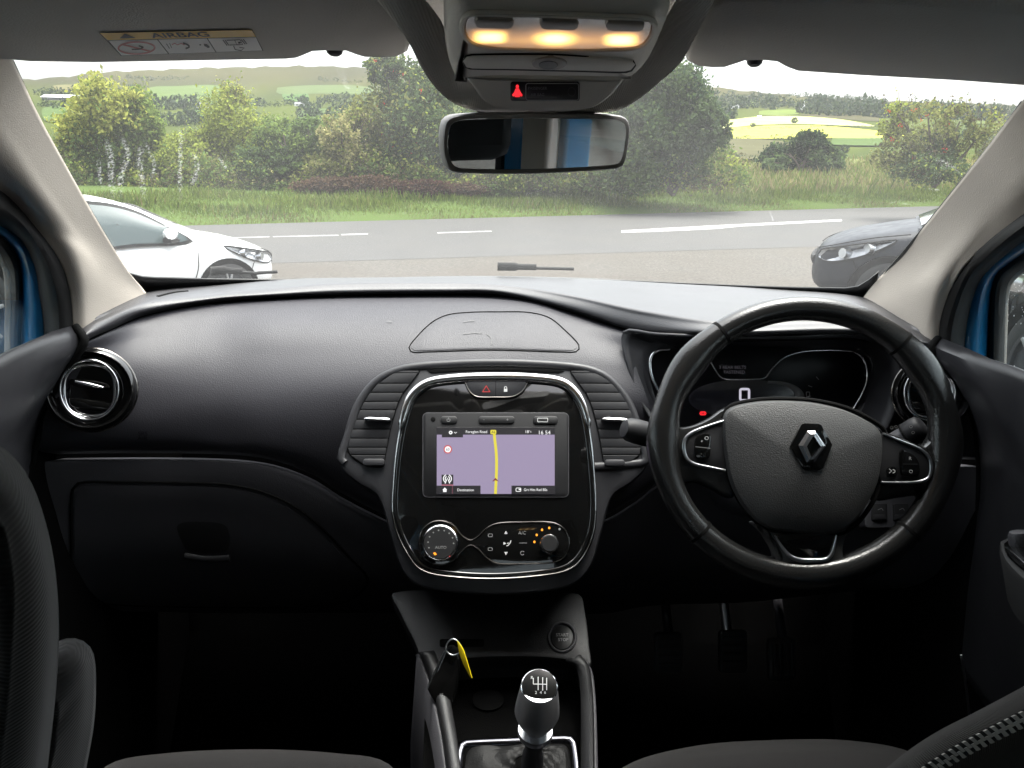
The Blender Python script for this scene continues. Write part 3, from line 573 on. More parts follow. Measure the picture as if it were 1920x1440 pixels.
# head unit
M['unit'] = mat('black unit plastic', (.008, .008, .009), .5, spec=.25)
hu = mk('media_unit', plate(STK, rrect(793, 774, 1066, 932, 9), .002, .0055, .0012), M['unit'], dash)
mk('unit_trim', tube(STK.pts(rrect(793, 774, 1066, 932, 9), .0045), .0007, closed=True, ref=STK.n, seg=6), M['low'], hu)
M['key'] = mat('black rubber key', (.012, .012, .013), .45)
for a in ((826, 780, 857, 794), (897, 780, 965, 794), (1000, 780, 1046, 795)): mk('button', plate(STK, rrect(*a, 6), .005, .0075, .0012), M['key'], hu)
mk('sensor', plate(STK, ell(812, 786, 4.5, 4.5, 16), .005, .006, .0004), M['joint'], hu)
mk('power_mark', line(STK, ell(841, 787.5, 3, 3, 14, -50, 230), 1.0, .0078), M['printdim'], hu); mk('power_mark', line(STK, [(841, 783), (841, 787)], 1.0, .0078), M['printdim'], hu)
text(STK, 906, 789, '-', 6, M['printdim'], hu, lift=.0078); text(STK, 949, 790, '+', 6, M['printdim'], hu, lift=.0078)
mk('port', line(STK, rrect(1008, 784, 1027, 791, 1, 2), 1.1, .0078, True), M['print'], hu)
# screen and what it shows
M['map'] = emis('lit map', (.40, .33, .50), .16); M['dark'] = emis('lit dark', (.030, .026, .040), .06); M['white'] = emis('lit white', (1, 1, 1), .20)
M['yellow'] = emis('lit yellow', (.75, .66, .05), .20); M['lred'] = emis('lit red', (.62, .06, .05), .2); M['dred'] = emis('lit dark red', (.30, .02, .03), .14)
scr = mk('screen', plate(STK, [(818, 801), (1041, 801), (1041, 927), (818, 927)], .004, .0058, .0002), M['dark'], hu, smooth=False)
# (screen is a part of the media unit, everything on it belongs to the unit as well)
mk('map_area', flat(STK, [(819, 815), (1040, 815), (1040, 926), (819, 926)], .0060), M['map'], hu)
mk('map_road', line(STK, S([(926, 807), (927.5, 822), (930.5, 850), (931, 880), (929, 926)], 20), 5.2, .0062), M['yellow'], hu)
mk('map_arrow', flat(STK, [(922.5, 903), (929, 896), (935.5, 903), (929, 900.5)], .0066), M['dred'], hu)
for q in ([(828.5, 813), (868, 813), (868, 820), (828.5, 820)], [(819, 910.5), (847.8, 910.5), (847.8, 926.5), (819, 926.5)], [(848.8, 910.5), (901, 910.5), (901, 926.5), (848.8, 926.5)], [(959, 910.5), (1040.5, 910.5), (1040.5, 926.5), (959, 926.5)], [(828, 890), (850, 890), (850, 908.5), (828, 908.5)]):
    mk('screen_tab', flat(STK, q, .0064), M['dark'], hu)
mk('tab_line', line(STK, [(828, 909.5), (850, 909.5)], 1, .0065), M['lred'], hu); mk('tab_line', line(STK, [(848.3, 911), (848.3, 926)], .8, .0065), M['dred'], hu)
mk('gear_mark', line(STK, ell(845, 811, 2.4, 2.4, 14), 2.2, .0067, True), M['white'], hu); mk('chevron', line(STK, [(851.5, 810), (854, 812.5), (856.5, 810)], 1.0, .0067), M['white'], hu)
text(STK, 873, 812, 'Foreglen Road', 5.2, M['white'], hu, wide=.93, lift=.0067)
mk('road_badge', flat(STK, rrect(919.5, 806, 930.5, 814, 2), .0067), M['yellow'], hu); text(STK, 921, 812.3, 'A6', 4.6, M['dark'], hu, lift=.0069)
text(STK, 984, 812, '18', 5.4, M['white'], hu, lift=.0067); text(STK, 992, 811, '\u00b0c', 3.8, M['white'], hu, lift=.0067)
text(STK, 1008.5, 814.5, '16 54', 7.2, M['white'], hu, wide=1.02, lift=.0067)
mk('limit_disc', flat(STK, ell(839.6, 842.5, 6, 6, 24), .0063), M['white'], hu); mk('limit_ring', line(STK, ell(839.6, 842.5, 6.8, 6.8, 28), 2.0, .0066, True), M['lred'], hu)
text(STK, 839.6, 845, '60', 5.0, M['dark'], hu, lift=.0066, align='CENTER')
for a0, a1, r in ((110, 250, 4.2), (-70, 70, 4.2), (110, 250, 7.6), (-70, 70, 7.6)): mk('signal_mark', line(STK, ell(838.9, 897.5, r, r, 12, a0, a1), 1.7, .0067), M['white'], hu)
mk('signal_mark', line(STK, [(834.5, 906.5), (838.9, 896.5), (843.3, 906.5)], 2.0, .0067), M['white'], hu)
mk('home_mark', flat(STK, [(829.5, 918.5), (834, 914), (838.5, 918.5), (837.2, 918.5), (837.2, 922.5), (830.8, 922.5), (830.8, 918.5)], .0067), M['white'], hu)
text(STK, 857, 921, 'Destination', 5.0, M['white'], hu, wide=.95, lift=.0067)
mk('radio_mark', line(STK, rrect(967.5, 915, 976.5, 921.5, 1.4, 2), 1.2, .0067, True), M['white'], hu); mk('radio_mark', flat(STK, [(972.5, 916.5), (976, 916.5), (976, 919), (972.5, 919)], .0068), M['white'], hu)
text(STK, 982, 920.6, 'Grt Hits Rad 80s', 5.0, M['white'], hu, wide=.9, lift=.0067)
# heating controls
cl = mk('climate_panel', plate(STK, SC_([(786, 1018), (792, 994), (810, 979), (830, 977), (850, 985), (866, 1004), (882, 1013), (897, 1005), (914, 989), (935, 981), (985, 979), (1036, 980), (1058, 992), (1068, 1016), (1060, 1042), (1040, 1054), (985, 1057), (935, 1057), (914, 1047), (897, 1030), (882, 1022), (866, 1033), (850, 1051), (830, 1059), (810, 1056), (792, 1042)], 120), .003, .0042, .0006), M['gloss'], dash)
mk('panel_trim', tube(STK.pts(SC_([(786, 1018), (792, 994), (810, 979), (830, 977), (850, 985), (866, 1004), (882, 1013), (897, 1005), (914, 989), (935, 981), (985, 979), (1036, 980), (1058, 992), (1068, 1016), (1060, 1042), (1040, 1054), (985, 1057), (935, 1057), (914, 1047), (897, 1030), (882, 1022), (866, 1033), (850, 1051), (830, 1059), (810, 1056), (792, 1042)], 140), .0045), .0010, closed=True, ref=STK.n, seg=8), M['darkchrome'], cl)
M['amber'] = emis('amber light', (1, .33, .02), .35)
d1 = mk('temperature_dial', lathe(STK.pt(826.5, 1018.5, .003), STK.n, [(.0225, 0), (.0225, .010), (.0205, .0125)]), M['key'], cl)
mk('dial_ring', lathe(STK.pt(826.5, 1018.5, .004), STK.n, [(.0225, 0), (.0245, .002), (.0238, .010), (.0222, .0115), (.0212, .0105)], 48, ring=True), M['chrome'], cl)
text(STK, 826.5, 1029, 'AUTO', 5.4, M['printdim'], cl, lift=.016, align='CENTER')
for k in range(9):
    a = math.radians(158 + 25.5 * k); mk('scale_mark', flat(STK, ell(826.5 + 24 * math.cos(a), 1018 + 24 * math.sin(a), 1.6, 1.6, 8), .016), M['printdim'], cl)
mk('dial_light', flat(STK, [(812, 1036.5), (816, 1035.5), (819, 1039.5), (815, 1041.5)], .0162), M['amber'], cl)
mk('scale_mark', flat(STK, ell(843, 1043, 1.6, 1.2, 8), .0162), M['red'], cl)
d2 = mk('fan_dial', lathe(STK.pt(1030, 1020, .003), STK.n, [(.0115, 0), (.0115, .012), (.0100, .014)]), M['key'], cl)
mk('dial_ring', lathe(STK.pt(1030, 1020, .004), STK.n, [(.0115, 0), (.0130, .002), (.0127, .010), (.0118, .0118), (.0108, .011)], 40, ring=True), M['chrome'], cl)
for x, y in ((1002, 1016), (1006.3, 1003), (1016.3, 993.4), (1029.8, 989.8)): mk('fan_light', flat(STK, ell(x, y, 2.0, 2.4, 12), .0048), M['amber'], cl)
for x, y in ((1049, 992), (1030, 1046)): mk('scale_mark', flat(STK, ell(x, y, 2.2, 2.2, 10), .0048), M['printdim'], cl)
for q in ([(945.5, 1001), (948.5, 995), (951.5, 1001)], [(945.5, 1035), (948.5, 1041), (951.5, 1035)], [(944, 1016.5), (950, 1019), (944, 1021.5)]): mk('arrow_mark', flat(STK, q, .0048), M['print'], cl)
for q in ([(958, 1013.5), (956.5, 1018), (953, 1022.5), (949.5, 1023.5)], [(951, 1019), (954, 1018)]): mk('seat_mark', line(STK, q, 1.8, .0048), M['print'], cl)
text(STK, 979, 1002, 'A/C', 6.2, M['printdim'], cl, lift=.0048, align='CENTER')
mk('recirculation_mark', line(STK, ell(979.5, 1037, 3.6, 3.6, 14, 30, 330), 1.1, .0048), M['printdim'], cl)
for y in (1004, 1030): mk('screen_heater_mark', line(STK, rrect(915.5, y - 3, 923, y + 2.4, 1.2, 2), 1.0, .0048, True), M['printdim'], cl)
mk('panel_gap', line(STK, [(974, 1018), (988, 1018)], 1, .0046), M['printdim'], cl)
# round outer vents
def round_vent(cx, cy, rx, ry, Yc, tilt, inner=(0, 0)):
    c = P(cx, cy, Yc); n = Vector(tilt).normalized(); pl = Plane(c, n); r = rx / F * (c - EYE).length * .98
    v = mk('round_vent', lathe(c - n * .02, n, [(r * .80, 0), (r, .004), (r * 1.0, .018), (r * .965, .026), (r * .90, .029), (r * .82, .024), (r * .80, .010)], 48), M['gloss'], dash)
    mk('outer_ring', lathe(c - n * .02, n, [(r * 1.0, .010), (r * 1.025, .013), (r * 1.02, .017), (r * .995, .018)], 48, ring=True), M['darkchrome'], v)
    mk('chrome_ring', tube([pl.pt(x, y, .008) for x, y in ell(cx - 4 + inner[0], cy + inner[1], rx * .77, ry * .79, 48)], .0018, closed=True, ref=n), M['chrome'], v)
    q = []
    for k in range(48):
        a = 2 * math.pi * k / 48; e = 2.6; co, si = math.cos(a), math.sin(a)
        q.append((cx - 3 + inner[0] + rx * .67 * math.copysign(abs(co) ** (2 / e), co), cy + 1 + inner[1] + ry * .68 * math.copysign(abs(si) ** (2 / e), si)))
    mk('chrome_ring', tube([pl.pt(x, y, .004) for x, y in q], .0022, closed=True, ref=n), M['chrome'], v)
    mk('vent_throat', plate(pl, [(x, y) for x, y in q], -.02, -.012, .0005), M['joint'], v)
    for dy, w, h in ((-17, .52, 9), (20, .56, 12)):
        mk('blade', plate(pl, SC_([(cx - 3 - rx * w, cy + dy - 4), (cx - 3, cy + dy - 2 ), (cx - 3 + rx * w, cy + dy + 7), (cx - 3 + rx * w, cy + dy + 7 + h), (cx - 3, cy + dy + h + 6), (cx - 3 - rx * w, cy + dy + h - 2)], 30), -.008, .001, .003), M['gloss'], v)
    mk('blade_tab', tube([pl.pt(x, y, .003) for x, y in S([(cx - 30, cy - 16), (cx - 5, cy - 11), (cx + 22, cy - 4)], 8)], .0020, .0014, ref=n), M['chrome'], v)
    return v
round_vent(171, 731, 71, 71, 1.045, (.35, -1, .35))
# right end of the dashboard
Q0 = [(1668, 642, 1.10), (1705, 650, 1.09), (1758, 660, 1.06), (1776, 690, 1.055)]
Q1 = [(1684, 692, 1.09), (1715, 697, 1.075), (1770, 705, 1.05), (1792, 716, 1.045)]
Q2 = [(1676, 780, 1.08), (1715, 778, 1.07), (1790, 775, 1.045), (1824, 776, 1.035)]
Q3 = [(1610, 860, 1.09), (1700, 858, 1.08), (1800, 855, 1.05), (1838, 857, 1.035)]
Q4 = [(1610, 866, 1.11), (1700, 864, 1.10), (1800, 861, 1.07), (1838, 863, 1.055)]
mk('driver_end_panel', sheet([[(x, y - 4, Y + .02) for x, y, Y in Q0], Q0, Q1, Q2, Q3, Q4], 24, 30), M['dash2'], dash, auto=70)
round_vent(1748, 738, 62, 64, 1.045, (-.35, -1, .35))
# gaps between dashboard ends and doors
for q in ([(140, 612, 1.06), (158, 640, 1.05), (122, 692, 1.04), (84, 766, 1.035), (66, 830, 1.03), (58, 870, 1.03), (58, 960, 1.035)], [(1760, 636, 1.06), (1746, 654, 1.05), (1786, 704, 1.04), (1824, 772, 1.035), (1838, 860, 1.03), (1838, 960, 1.035)]):
    mk('end_gap', tube([P(*p) for p in crom(q, 40)], .006, ref=(0, -1, 0)), M['joint'], dash)

# instrument cluster under its cowl
CLU = Plane.by(P(1430, 660, 1.17), P(1500, 660, 1.17), P(1430, 800, 1.135))
rim_o = crom([(1168, 622, 1.19), (1230, 626, 1.14), (1350, 631, 1.11), (1480, 631, 1.10), (1600, 628, 1.11), (1662, 642, 1.09), (1688, 690, 1.08), (1682, 760, 1.07), (1640, 830, 1.06), (1500, 870, 1.05), (1300, 850, 1.06), (1240, 810, 1.10), (1205, 760, 1.13), (1178, 690, 1.16)], 80, True)
face = SC_([(1216, 690), (1224, 662), (1250, 654), (1350, 648), (1450, 648), (1520, 654), (1600, 655), (1628, 672), (1632, 700), (1618, 745), (1595, 785), (1540, 830), (1400, 840), (1280, 810), (1236, 760)], 80)
ri = [P(*q) for q in rim_o]
fd = crom(face, 720, True); fa = [math.atan2(y - 740, x - 1430) for x, y in fd]
def at_angle(q):
    a = math.atan2(q[1] - 740, q[0] - 1430); k = min(range(720), key=lambda i: abs(math.atan2(math.sin(fa[i] - a), math.cos(fa[i] - a)))); return CLU.pt(*fd[k])
fi = [at_angle(q) for q in rim_o]
mk('cluster_hood', grid([ri, [a.lerp(b, .25) + Vector((0, .004, 0)) for a, b in zip(ri, fi)], [a.lerp(b, .7) + Vector((0, .006, 0)) for a, b in zip(ri, fi)], fi], closed_u=True), M['dash2'], dash, solid=.004)
M['dialface'] = mat('dark dial face', (.005, .005, .006), .3, spec=.12)
ic = mk('instrument_cluster', plate(CLU, face, -.03, .001, .0006), M['dialface'], dash)
for q, w in (([(1256, 655), (1234, 657), (1224, 664), (1219, 680), (1222, 705), (1232, 728), (1240, 742)], .0024), ([(1302, 655), (1318, 664), (1330, 675), (1341, 694), (1350, 706), (1358, 710.5), (1380, 711.5), (1420, 711), (1434, 709), (1441, 700), (1450, 688), (1468, 672), (1490, 663), (1520, 658), (1570, 657), (1600, 659)], .0014), ([(1604, 660), (1618, 672), (1625, 690), (1626, 710), (1618, 735), (1604, 760), (1594, 774)], .0022)):
    mk('cluster_trim', tube(CLU.pts(S(q, 50), .003), w, ref=CLU.n), M['chrome'], ic)
mk('dial_lip', tube(CLU.pts(S([(1606, 654), (1634, 668), (1643, 700), (1634, 745), (1612, 776)], 30), .010), .006, .005, ref=CLU.n), M['dash2'], ic)
M['lcdgrey'] = mat('grey display ring', (.10, .10, .10), .5); M['lcd'] = mat('display black', (.010, .010, .014), .25)
mk('speed_display', plate(CLU, ell(1397, 748, 106, 37, 50), .001, .003, .0006), M['lcd'], ic)
oo, ii = [(1440, 714), (1470, 716), (1493, 724), (1506, 736), (1508, 748), (1500, 758)], [(1440, 719), (1464, 721), (1480, 727), (1490, 736), (1489, 747), (1484, 756)]
mk('display_ring', grid([CLU.pts(S(oo, 24), .0036), CLU.pts(S(ii, 24), .0036)]), M['lcdgrey'], ic, solid=.001)
M['speed'] = emis('lit speed digit', (.75, .72, .85), .14); M['faint'] = emis('faint letters', (.30, .28, .33), .03)
mk('speed_digit', line(CLU, rrect(1388, 729.5, 1404.5, 750.5, 3, 3), 4.4, .0042, True), M['speed'], ic)
text(CLU, 1348, 691.5, '3 REAR BELTS', 5.8, M['faint'], ic, wide=1.02, lift=.003); text(CLU, 1357, 700.5, 'FASTENED', 5.8, M['faint'], ic, wide=1.02, lift=.003)
M['warn'] = emis('red warning light', (1, .02, .03), .25)
mk('brake_light', line(CLU, ell(1318, 775, 3.4, 3, 16), 1.6, .004, True), M['warn'], ic); mk('brake_light', line(CLU, ell(1318, 775, 5.6, 4, 14, 120, 240), 1.3, .004), M['warn'], ic); mk('brake_light', line(CLU, ell(1318, 775, 5.6, 4, 14, -60, 60), 1.3, .004), M['warn'], ic); mk('brake_light', line(CLU, [(1318, 772.5), (1318, 777.5)], 1.4, .0042), M['warn'], ic)
mk('fuel_mark', line(CLU, rrect(1512, 735, 1518, 744, 1, 2), 1.4, .003, True), M['printdim'], ic)
for a in (-8, 22, 52): mk('gauge_mark', line(CLU, [(1560 - 48 * math.cos(math.radians(a)), 738 - 40 * math.sin(math.radians(a))), (1560 - 40 * math.cos(math.radians(a)), 738 - 33 * math.sin(math.radians(a)))], 1.2, .003), M['printdim'], ic)
# small switches right of the steering column
SWP = Plane.by(P(1650, 940, 1.06), P(1720, 940, 1.06), P(1650, 985, 1.04))
mk('switch_bank', plate(SWP, rrect(1622, 928, 1718, 990, 8), -.02, 0, .002), M['low'], dash)
for x in (1636, 1676):
    b = mk('rocker_switch', plate(SWP, rrect(x, 944, x + 28, 976, 3), 0, .004, .001), M['key'], dash); mk('switch_mark', line(SWP, [(x + 10, 956), (x + 17, 953), (x + 20, 957)], 1.4, .0045), M['printdim'], b)
    mk('switch_foot', plate(SWP, rrect(x + 2, 965, x + 26, 974, 2), .004, .0055, .001), M['slat'], b)
M['window'] = mat('dark display window', (.005, .005, .005), .35, spec=.15)
# ---------------------------------------------------------------- steering wheel
wc = P(1508, 828, .90); wn = Vector((-.03, -math.cos(math.radians(23)), math.sin(math.radians(23)))).normalized()
WHL = Plane(wc, wn)
wheel = thing('steering_wheel', wc - wn * .05, 'black leather steering wheel with diamond badge, on the right of the dashboard', 'steering wheel')
N = 160; pth, ra, rb = [], [], []
for k in range(N):
    a = 2 * math.pi * k / N; pth.append(WHL.pt(1508 + 265 * math.cos(a), 828 + 250 * math.sin(a)))
    d = math.degrees(a) % 360
    def g(c, w): return math.exp(-(((d - c + 180) % 360 - 180) / w) ** 2)
    grip = g(180, 13) + g(215, 13) * .9 + g(0, 14) * .9 + g(-35, 13) * .9
    ra.append(.0152 + .0050 * grip + .0022 * g(90, 40)); rb.append(.0150 + .0012 * grip + .001 * g(90, 40))
pth = [p for p in pth]
mk('rim', tube(pth, ra, rb, closed=True, ref=wn, seg=20), M['leather'], wheel)
for px in ((1334, 609), (1684, 648), (1316, 997), (1722, 1012)):
    a = math.atan2((px[1] - 828) / 250, (px[0] - 1508) / 265); k = int(round(a / (2 * math.pi) * N)) % N
    mk('rim_seam', tube([pth[(k - 1) % N].lerp(pth[k], .72), pth[k].lerp(pth[(k + 1) % N], .28)], ra[k] + .0006, rb[k] + .0006, ref=wn, seg=20), M['joint'], wheel)
SPO = {'left': ([(1246, 760), (1262, 790), (1276, 800), (1300, 797), (1330, 784), (1365, 764), (1400, 790), (1395, 905), (1372, 935), (1330, 915), (1300, 905), (1272, 915), (1248, 935), (1236, 860)], .018),
       'right': ([(1630, 795), (1660, 808), (1700, 822), (1734, 836), (1752, 815), (1768, 780), (1782, 840), (1772, 920), (1752, 975), (1742, 940), (1725, 930), (1690, 934), (1640, 936), (1620, 870)], .018),
       'low': ([(1412, 980), (1428, 995), (1446, 1020), (1456, 1046), (1452, 1066), (1480, 1080), (1528, 1085), (1575, 1078), (1592, 1062), (1584, 1040), (1588, 1010), (1596, 988), (1500, 975)], .016)}
for nm, (o, t) in SPO.items():
    mk('spoke', plate(WHL, SC_(o, 70), -.012, .006 if nm != 'low' else .008, .007), M['leather'] if nm != 'low' else M['pad'], wheel)
mk('hub', lathe(WHL.pt(1508, 885) - wn * .012, wn, [(.02, -.06), (.05, -.05), (.06, -.02), (.06, 0)], 32), M['low'], wheel)
pad_o = SC_([(1357, 800), (1362, 772), (1376, 761), (1410, 753), (1450, 749.5), (1509, 751), (1550, 757), (1590, 768), (1630, 787), (1655, 806), (1661, 830), (1659, 868), (1650, 910), (1626, 955), (1600, 985), (1571, 1000), (1530, 1002), (1491, 999), (1440, 990), (1405, 962), (1376, 915), (1362, 860)], 110)
pad = mk('airbag_cover', plate(WHL, pad_o, -.004, .018, .010, .010), M['pad'], wheel)
mk('cover_gap', tube(WHL.pts([(1508 + (x - 1508) * 1.012, 872 + (y - 872) * 1.012) for x, y in pad_o], .006), .0028, closed=True, ref=wn, seg=8), M['joint'], wheel)
PADP = Plane(wc + wn * .0268, wn)
text(PADP, 1506, 972, 'AIRBAG', 5, M['emboss'], pad, wide=1.0, lift=.0005, align='CENTER')
# badge: black hexagon with a folded diamond ring
hexo = [(1482, 836), (1503, 795.5), (1508, 793), (1536, 794.5), (1541, 797), (1561, 834), (1544, 877), (1538, 881.5), (1510, 880.5), (1505, 877)]
bd = mk('badge_plate', plate(PADP, hexo, -.004, .0030, .0008, .0012), M['gloss'], wheel)
o4, i4 = [(1514, 808.5), (1528, 808), (1548, 836), (1527, 867), (1513, 867.5), (1497, 835)], [(1524.5, 818), (1527, 818), (1539, 837), (1523, 856), (1521, 856), (1513, 837)]
M['badge'] = mat('silver badge', (.85, .86, .90), .22, metal=1)
oo = [PADP.pt(x, y, .0034) for x, y in o4]; ot = [PADP.pt(x, y, .0050) for x, y in o4]; it = [PADP.pt(x, y, .0078) for x, y in i4]; ib = [PADP.pt(x, y, .0036) for x, y in i4]
mk('diamond_badge', grid([oo, ot, [a.lerp(b, .5) + wn * .001 for a, b in zip(ot, it)], it, ib], closed_u=True), M['badge'], wheel, smooth=False)
# spoke switches
SPP = Plane(wc + wn * .0075, wn)
for o, tr, wid in ((SC_([(1360, 786), (1330, 797), (1300, 809), (1285, 820), (1281, 838), (1286, 858), (1300, 870), (1330, 877), (1360, 882)], 50), S([(1360, 788), (1330, 798), (1300, 810), (1286, 821), (1282, 838), (1287, 858), (1300, 869), (1330, 876), (1360, 882)], 50), .0024),
               (SC_([(1655, 812), (1690, 826), (1728, 843), (1743, 858), (1747, 880), (1742, 897), (1725, 904), (1690, 906), (1652, 905)], 50), S([(1656, 813), (1690, 827), (1727, 843), (1742, 858), (1746, 880), (1741, 896), (1724, 903), (1690, 905), (1652, 904)], 50), .0022)):
    mk('switch_panel', plate(SPP, o, -.004, .0015, .0008), M['slat'], wheel)
    mk('spoke_trim', tube(SPP.pts(tr, .0020), [wid * (1.0 - .45 * abs(i - 25) / 25) for i in range(50)], .0016, ref=wn), M['satin'], wheel)
k1 = mk('speed_buttons', plate(SPP, SC_([(1303, 832), (1306, 820), (1316, 814), (1329, 813), (1333, 818), (1333, 845), (1330, 858), (1318, 862), (1306, 858), (1303, 848)], 40), .0005, .0045, .0015), M['gloss'], wheel)
mk('button_gap', line(SPP, [(1304, 837.5), (1332, 840.5)], 1.3, .0048), M['printdim'], k1); text(SPP, 1316, 830, '+', 6, M['print'], k1, lift=.0049, align='CENTER'); text(SPP, 1315, 853, '-', 6, M['printdim'], k1, lift=.0049, align='CENTER')
mk('limit_mark', line(SPP, ell(1325, 821.5, 3.3, 3, 14), 1.0, .0049, True), M['print'], k1)
k2 = mk('cruise_buttons', plate(SPP, SC_([(1688, 848), (1692, 843), (1700, 846), (1716, 855), (1724, 868), (1725, 885), (1720, 892), (1702, 893), (1692, 890), (1689, 878)], 40), .0005, .0045, .0015), M['gloss'], wheel)
mk('button_gap', line(SPP, [(1693, 870), (1720, 870.5)], 1.3, .0048), M['slat'], k2); text(SPP, 1706.5, 862.5, 'R', 6.4, M['print'], k2, lift=.0049, align='CENTER'); text(SPP, 1708, 887, 'O', 6.4, M['print'], k2, lift=.0049, align='CENTER')
k3 = mk('voice_button', plate(SPP, ell(1673, 883, 9.5, 8.5, 24), .0005, .004, .0012), M['gloss'], wheel)
for q in ([(1667, 879), (1672, 883), (1667, 887)], [(1674, 880), (1678, 882), (1678, 885), (1674, 887)]): mk('voice_mark', line(SPP, q, 1.8, .0044), M['print'], k3)
# lower spoke insert
LSP = Plane(wc + wn * .0085, wn)
mk('spoke_insert', plate(LSP, SC_([(1455, 1003), (1462, 1014), (1474, 1030), (1486, 1041), (1500, 1045), (1540, 1045), (1554, 1041), (1560, 1030), (1566, 1004)], 50), -.002, .001, .0006), M['gloss'], wheel)
lt = S([(1453, 1004), (1468, 1028), (1482, 1043), (1500, 1050), (1530, 1051), (1549, 1049), (1559, 1040), (1564, 1025), (1568, 1003)], 50)
mk('spoke_trim', tube(LSP.pts(lt, .002), [.0009 + .0018 * math.sin(math.pi * i / 49) for i in range(50)], .0016, ref=wn), M['satin'], wheel)
mk('column_shroud', join(tube([wc - wn * .05 + Vector((0, 0, -.05)), wc - wn * .26 + Vector((0, 0, -.06))], [.055, .06], [.045, .05], ref=(0, 0, 1), seg=24)), M['low'], dash)

# ---------------------------------------------------------------- stalks
def stalk(label, a, b, r0, r1, marks):
    t = thing('control_stalk', a, label, 'stalk', 'stalks on the steering column')
    ax = (b - a); L = ax.length; ax.normalize()
    arm = mk('arm', lathe(a, ax, [(r0 * .8, 0), (r0, L * .35), (r0 * .95, L * .6)], 24), M['low'], t)
    tip = mk('tip', lathe(a, ax, [(r1 * .9, L * .58), (r1 * 1.0, L * .62), (r1, L * .86), (r1 * .93, L * .95), (r1 * .7, L), (r1 * .3, L * 1.01)], 24), M['slat'], t)
    mk('ring', lathe(a, ax, [(r1 * 1.01, L * .60), (r1 * 1.04, L * .62), (r1 * 1.01, L * .64)], 24), M['joint'], t)
    return t, tip
A_, B_ = P(1330, 845, .985), P(1170, 803, .955)
s1, tip1 = stalk('light stalk with round grey end, on the left of the steering wheel', A_, B_, .013, .016, 0)
sp1 = Plane(P(1200, 818, .945), (0, -1, .45))
for x in (1198, 1206): mk('stalk_mark', line(sp1, ell(x, 813, 2.5, 3, 10, 90, 270), 1.2, .001), M['printdim'], tip1)
A_, B_ = P(1655, 845, .985), P(1732, 798, .965)
s2, tip2 = stalk('wiper stalk with printed symbols, on the right behind the steering wheel', A_, B_, .014, .0165, 0)
sp2 = Plane(P(1705, 805, .944), (0, -1, .45))
for x, y in ((1672, 802), (1680, 800), (1708, 800), (1712, 811)): mk('stalk_mark', line(sp2, ell(x, y, 2.6, 2.4, 10), 1.0, .001, True), M['printdim'], tip2)

# ---------------------------------------------------------------- centre console, gear lever, key, pedals
con = thing('centre_console', P(950, 1300, .9) - Vector((0, 0, .2)), 'dark plastic centre console below the centre screen, with a start button', 'console')
K1 = Plane.by(P(925, 1130, 1.03), P(1000, 1130, 1.03), P(925, 1245, .945)); K2 = Plane.by(P(925, 1245, .945), P(1000, 1245, .945), P(925, 1440, .80))
mk('console_panel', plate(K1, SC_([(736, 1110), (900, 1108), (1085, 1112), (1098, 1150), (1106, 1215), (1108, 1246), (1085, 1246), (1060, 1236), (960, 1231), (862, 1236), (800, 1250), (775, 1200), (750, 1150)], 90), -.03, 0, .004), M['con'], con)
rA = [(1062, 1236, .95), (1082, 1252, .94), (1090, 1290, .91), (1092, 1350, .86), (1092, 1470, .78)]
rB = [(1085, 1230, .952), (1100, 1250, .938), (1106, 1290, .905), (1109, 1350, .855), (1110, 1470, .775)]
mk('console_edge', sheet([rA, [( (a[0]+b[0])/2, a[1], a[2]-.006) for a, b in zip(rA, rB)], rB, [(b[0] + 4, b[1] + 6, b[2] + .03) for b in rB]], 30, 12), M['con'], con, solid=.006)
lA = [(790, 1222, .955), (812, 1280, .92), (832, 1370, .85), (846, 1470, .78)]
lB = [(812, 1222, .955), (834, 1280, .918), (852, 1370, .848), (866, 1470, .775)]
mk('console_edge', sheet([[(a[0] - 8, a[1] + 4, a[2] + .03) for a in lA], lA, [((a[0]+b[0])/2, a[1], a[2]-.006) for a, b in zip(lA, lB)], lB], 30, 12), M['con'], con, solid=.006)
mk('tray_floor', plate(K2, [(800, 1230), (1100, 1230), (1105, 1500), (790, 1500)], -.09, -.06, .002), M['carpet'], con)
mk('tray_wall', sheet([[(850, 1238, .96), (960, 1232, .965), (1075, 1238, .96)], [(850, 1290, .99), (960, 1290, 1.0), (1075, 1290, .99)]], 20, 8), M['low'], con, solid=.004)
for rr_, sg in ((rB, 1), (lA, -1)):
    mk('console_side', grid([[P(*q) + Vector((sg * .004, 0, -.004)) for q in crom(rr_, 20)], [P(*q) + Vector((sg * .015, 0, -.15)) for q in crom(rr_, 20)], [P(*q) + Vector((sg * .02, 0, -.40)) for q in crom(rr_, 20)]]), M['low'], con, solid=.006)
mk('card_slot', plate(K1, rrect(824, 1198, 908, 1213, 4), 0, .0006, .0003), M['joint'], con)
mk('power_socket', plate(K2, ell(915, 1312, 30, 20, 36), -.058, -.056, .001), M['joint'], con)
mk('button_bezel', tube(K1.pts(ell(1054, 1195, 25, 27, 40), .001), .0022, closed=True, ref=K1.n), M['low'], con)
sb = mk('start_button', plate(K1, ell(1054, 1195, 21, 23, 40), .0005, .003, .0015), M['key'], con)
text(K1, 1054, 1193, 'START', 5.6, M['print'], sb, lift=.0034, align='CENTER'); text(K1, 1056, 1202, 'STOP', 5.6, M['print'], sb, lift=.0034, align='CENTER')
M['dullchrome'] = mat('dull chrome', (.07, .07, .08), .22, metal=1)
gf = SC_([(862, 1410), (868, 1396), (890, 1393), (960, 1390), (1050, 1386), (1072, 1388), (1078, 1405), (1084, 1470), (1080, 1520), (860, 1520), (856, 1470)], 60)
mk('gaiter_frame', tube(K2.pts(gf, -.020), .006, .004, closed=True, ref=K2.n), M['dullchrome'], con)
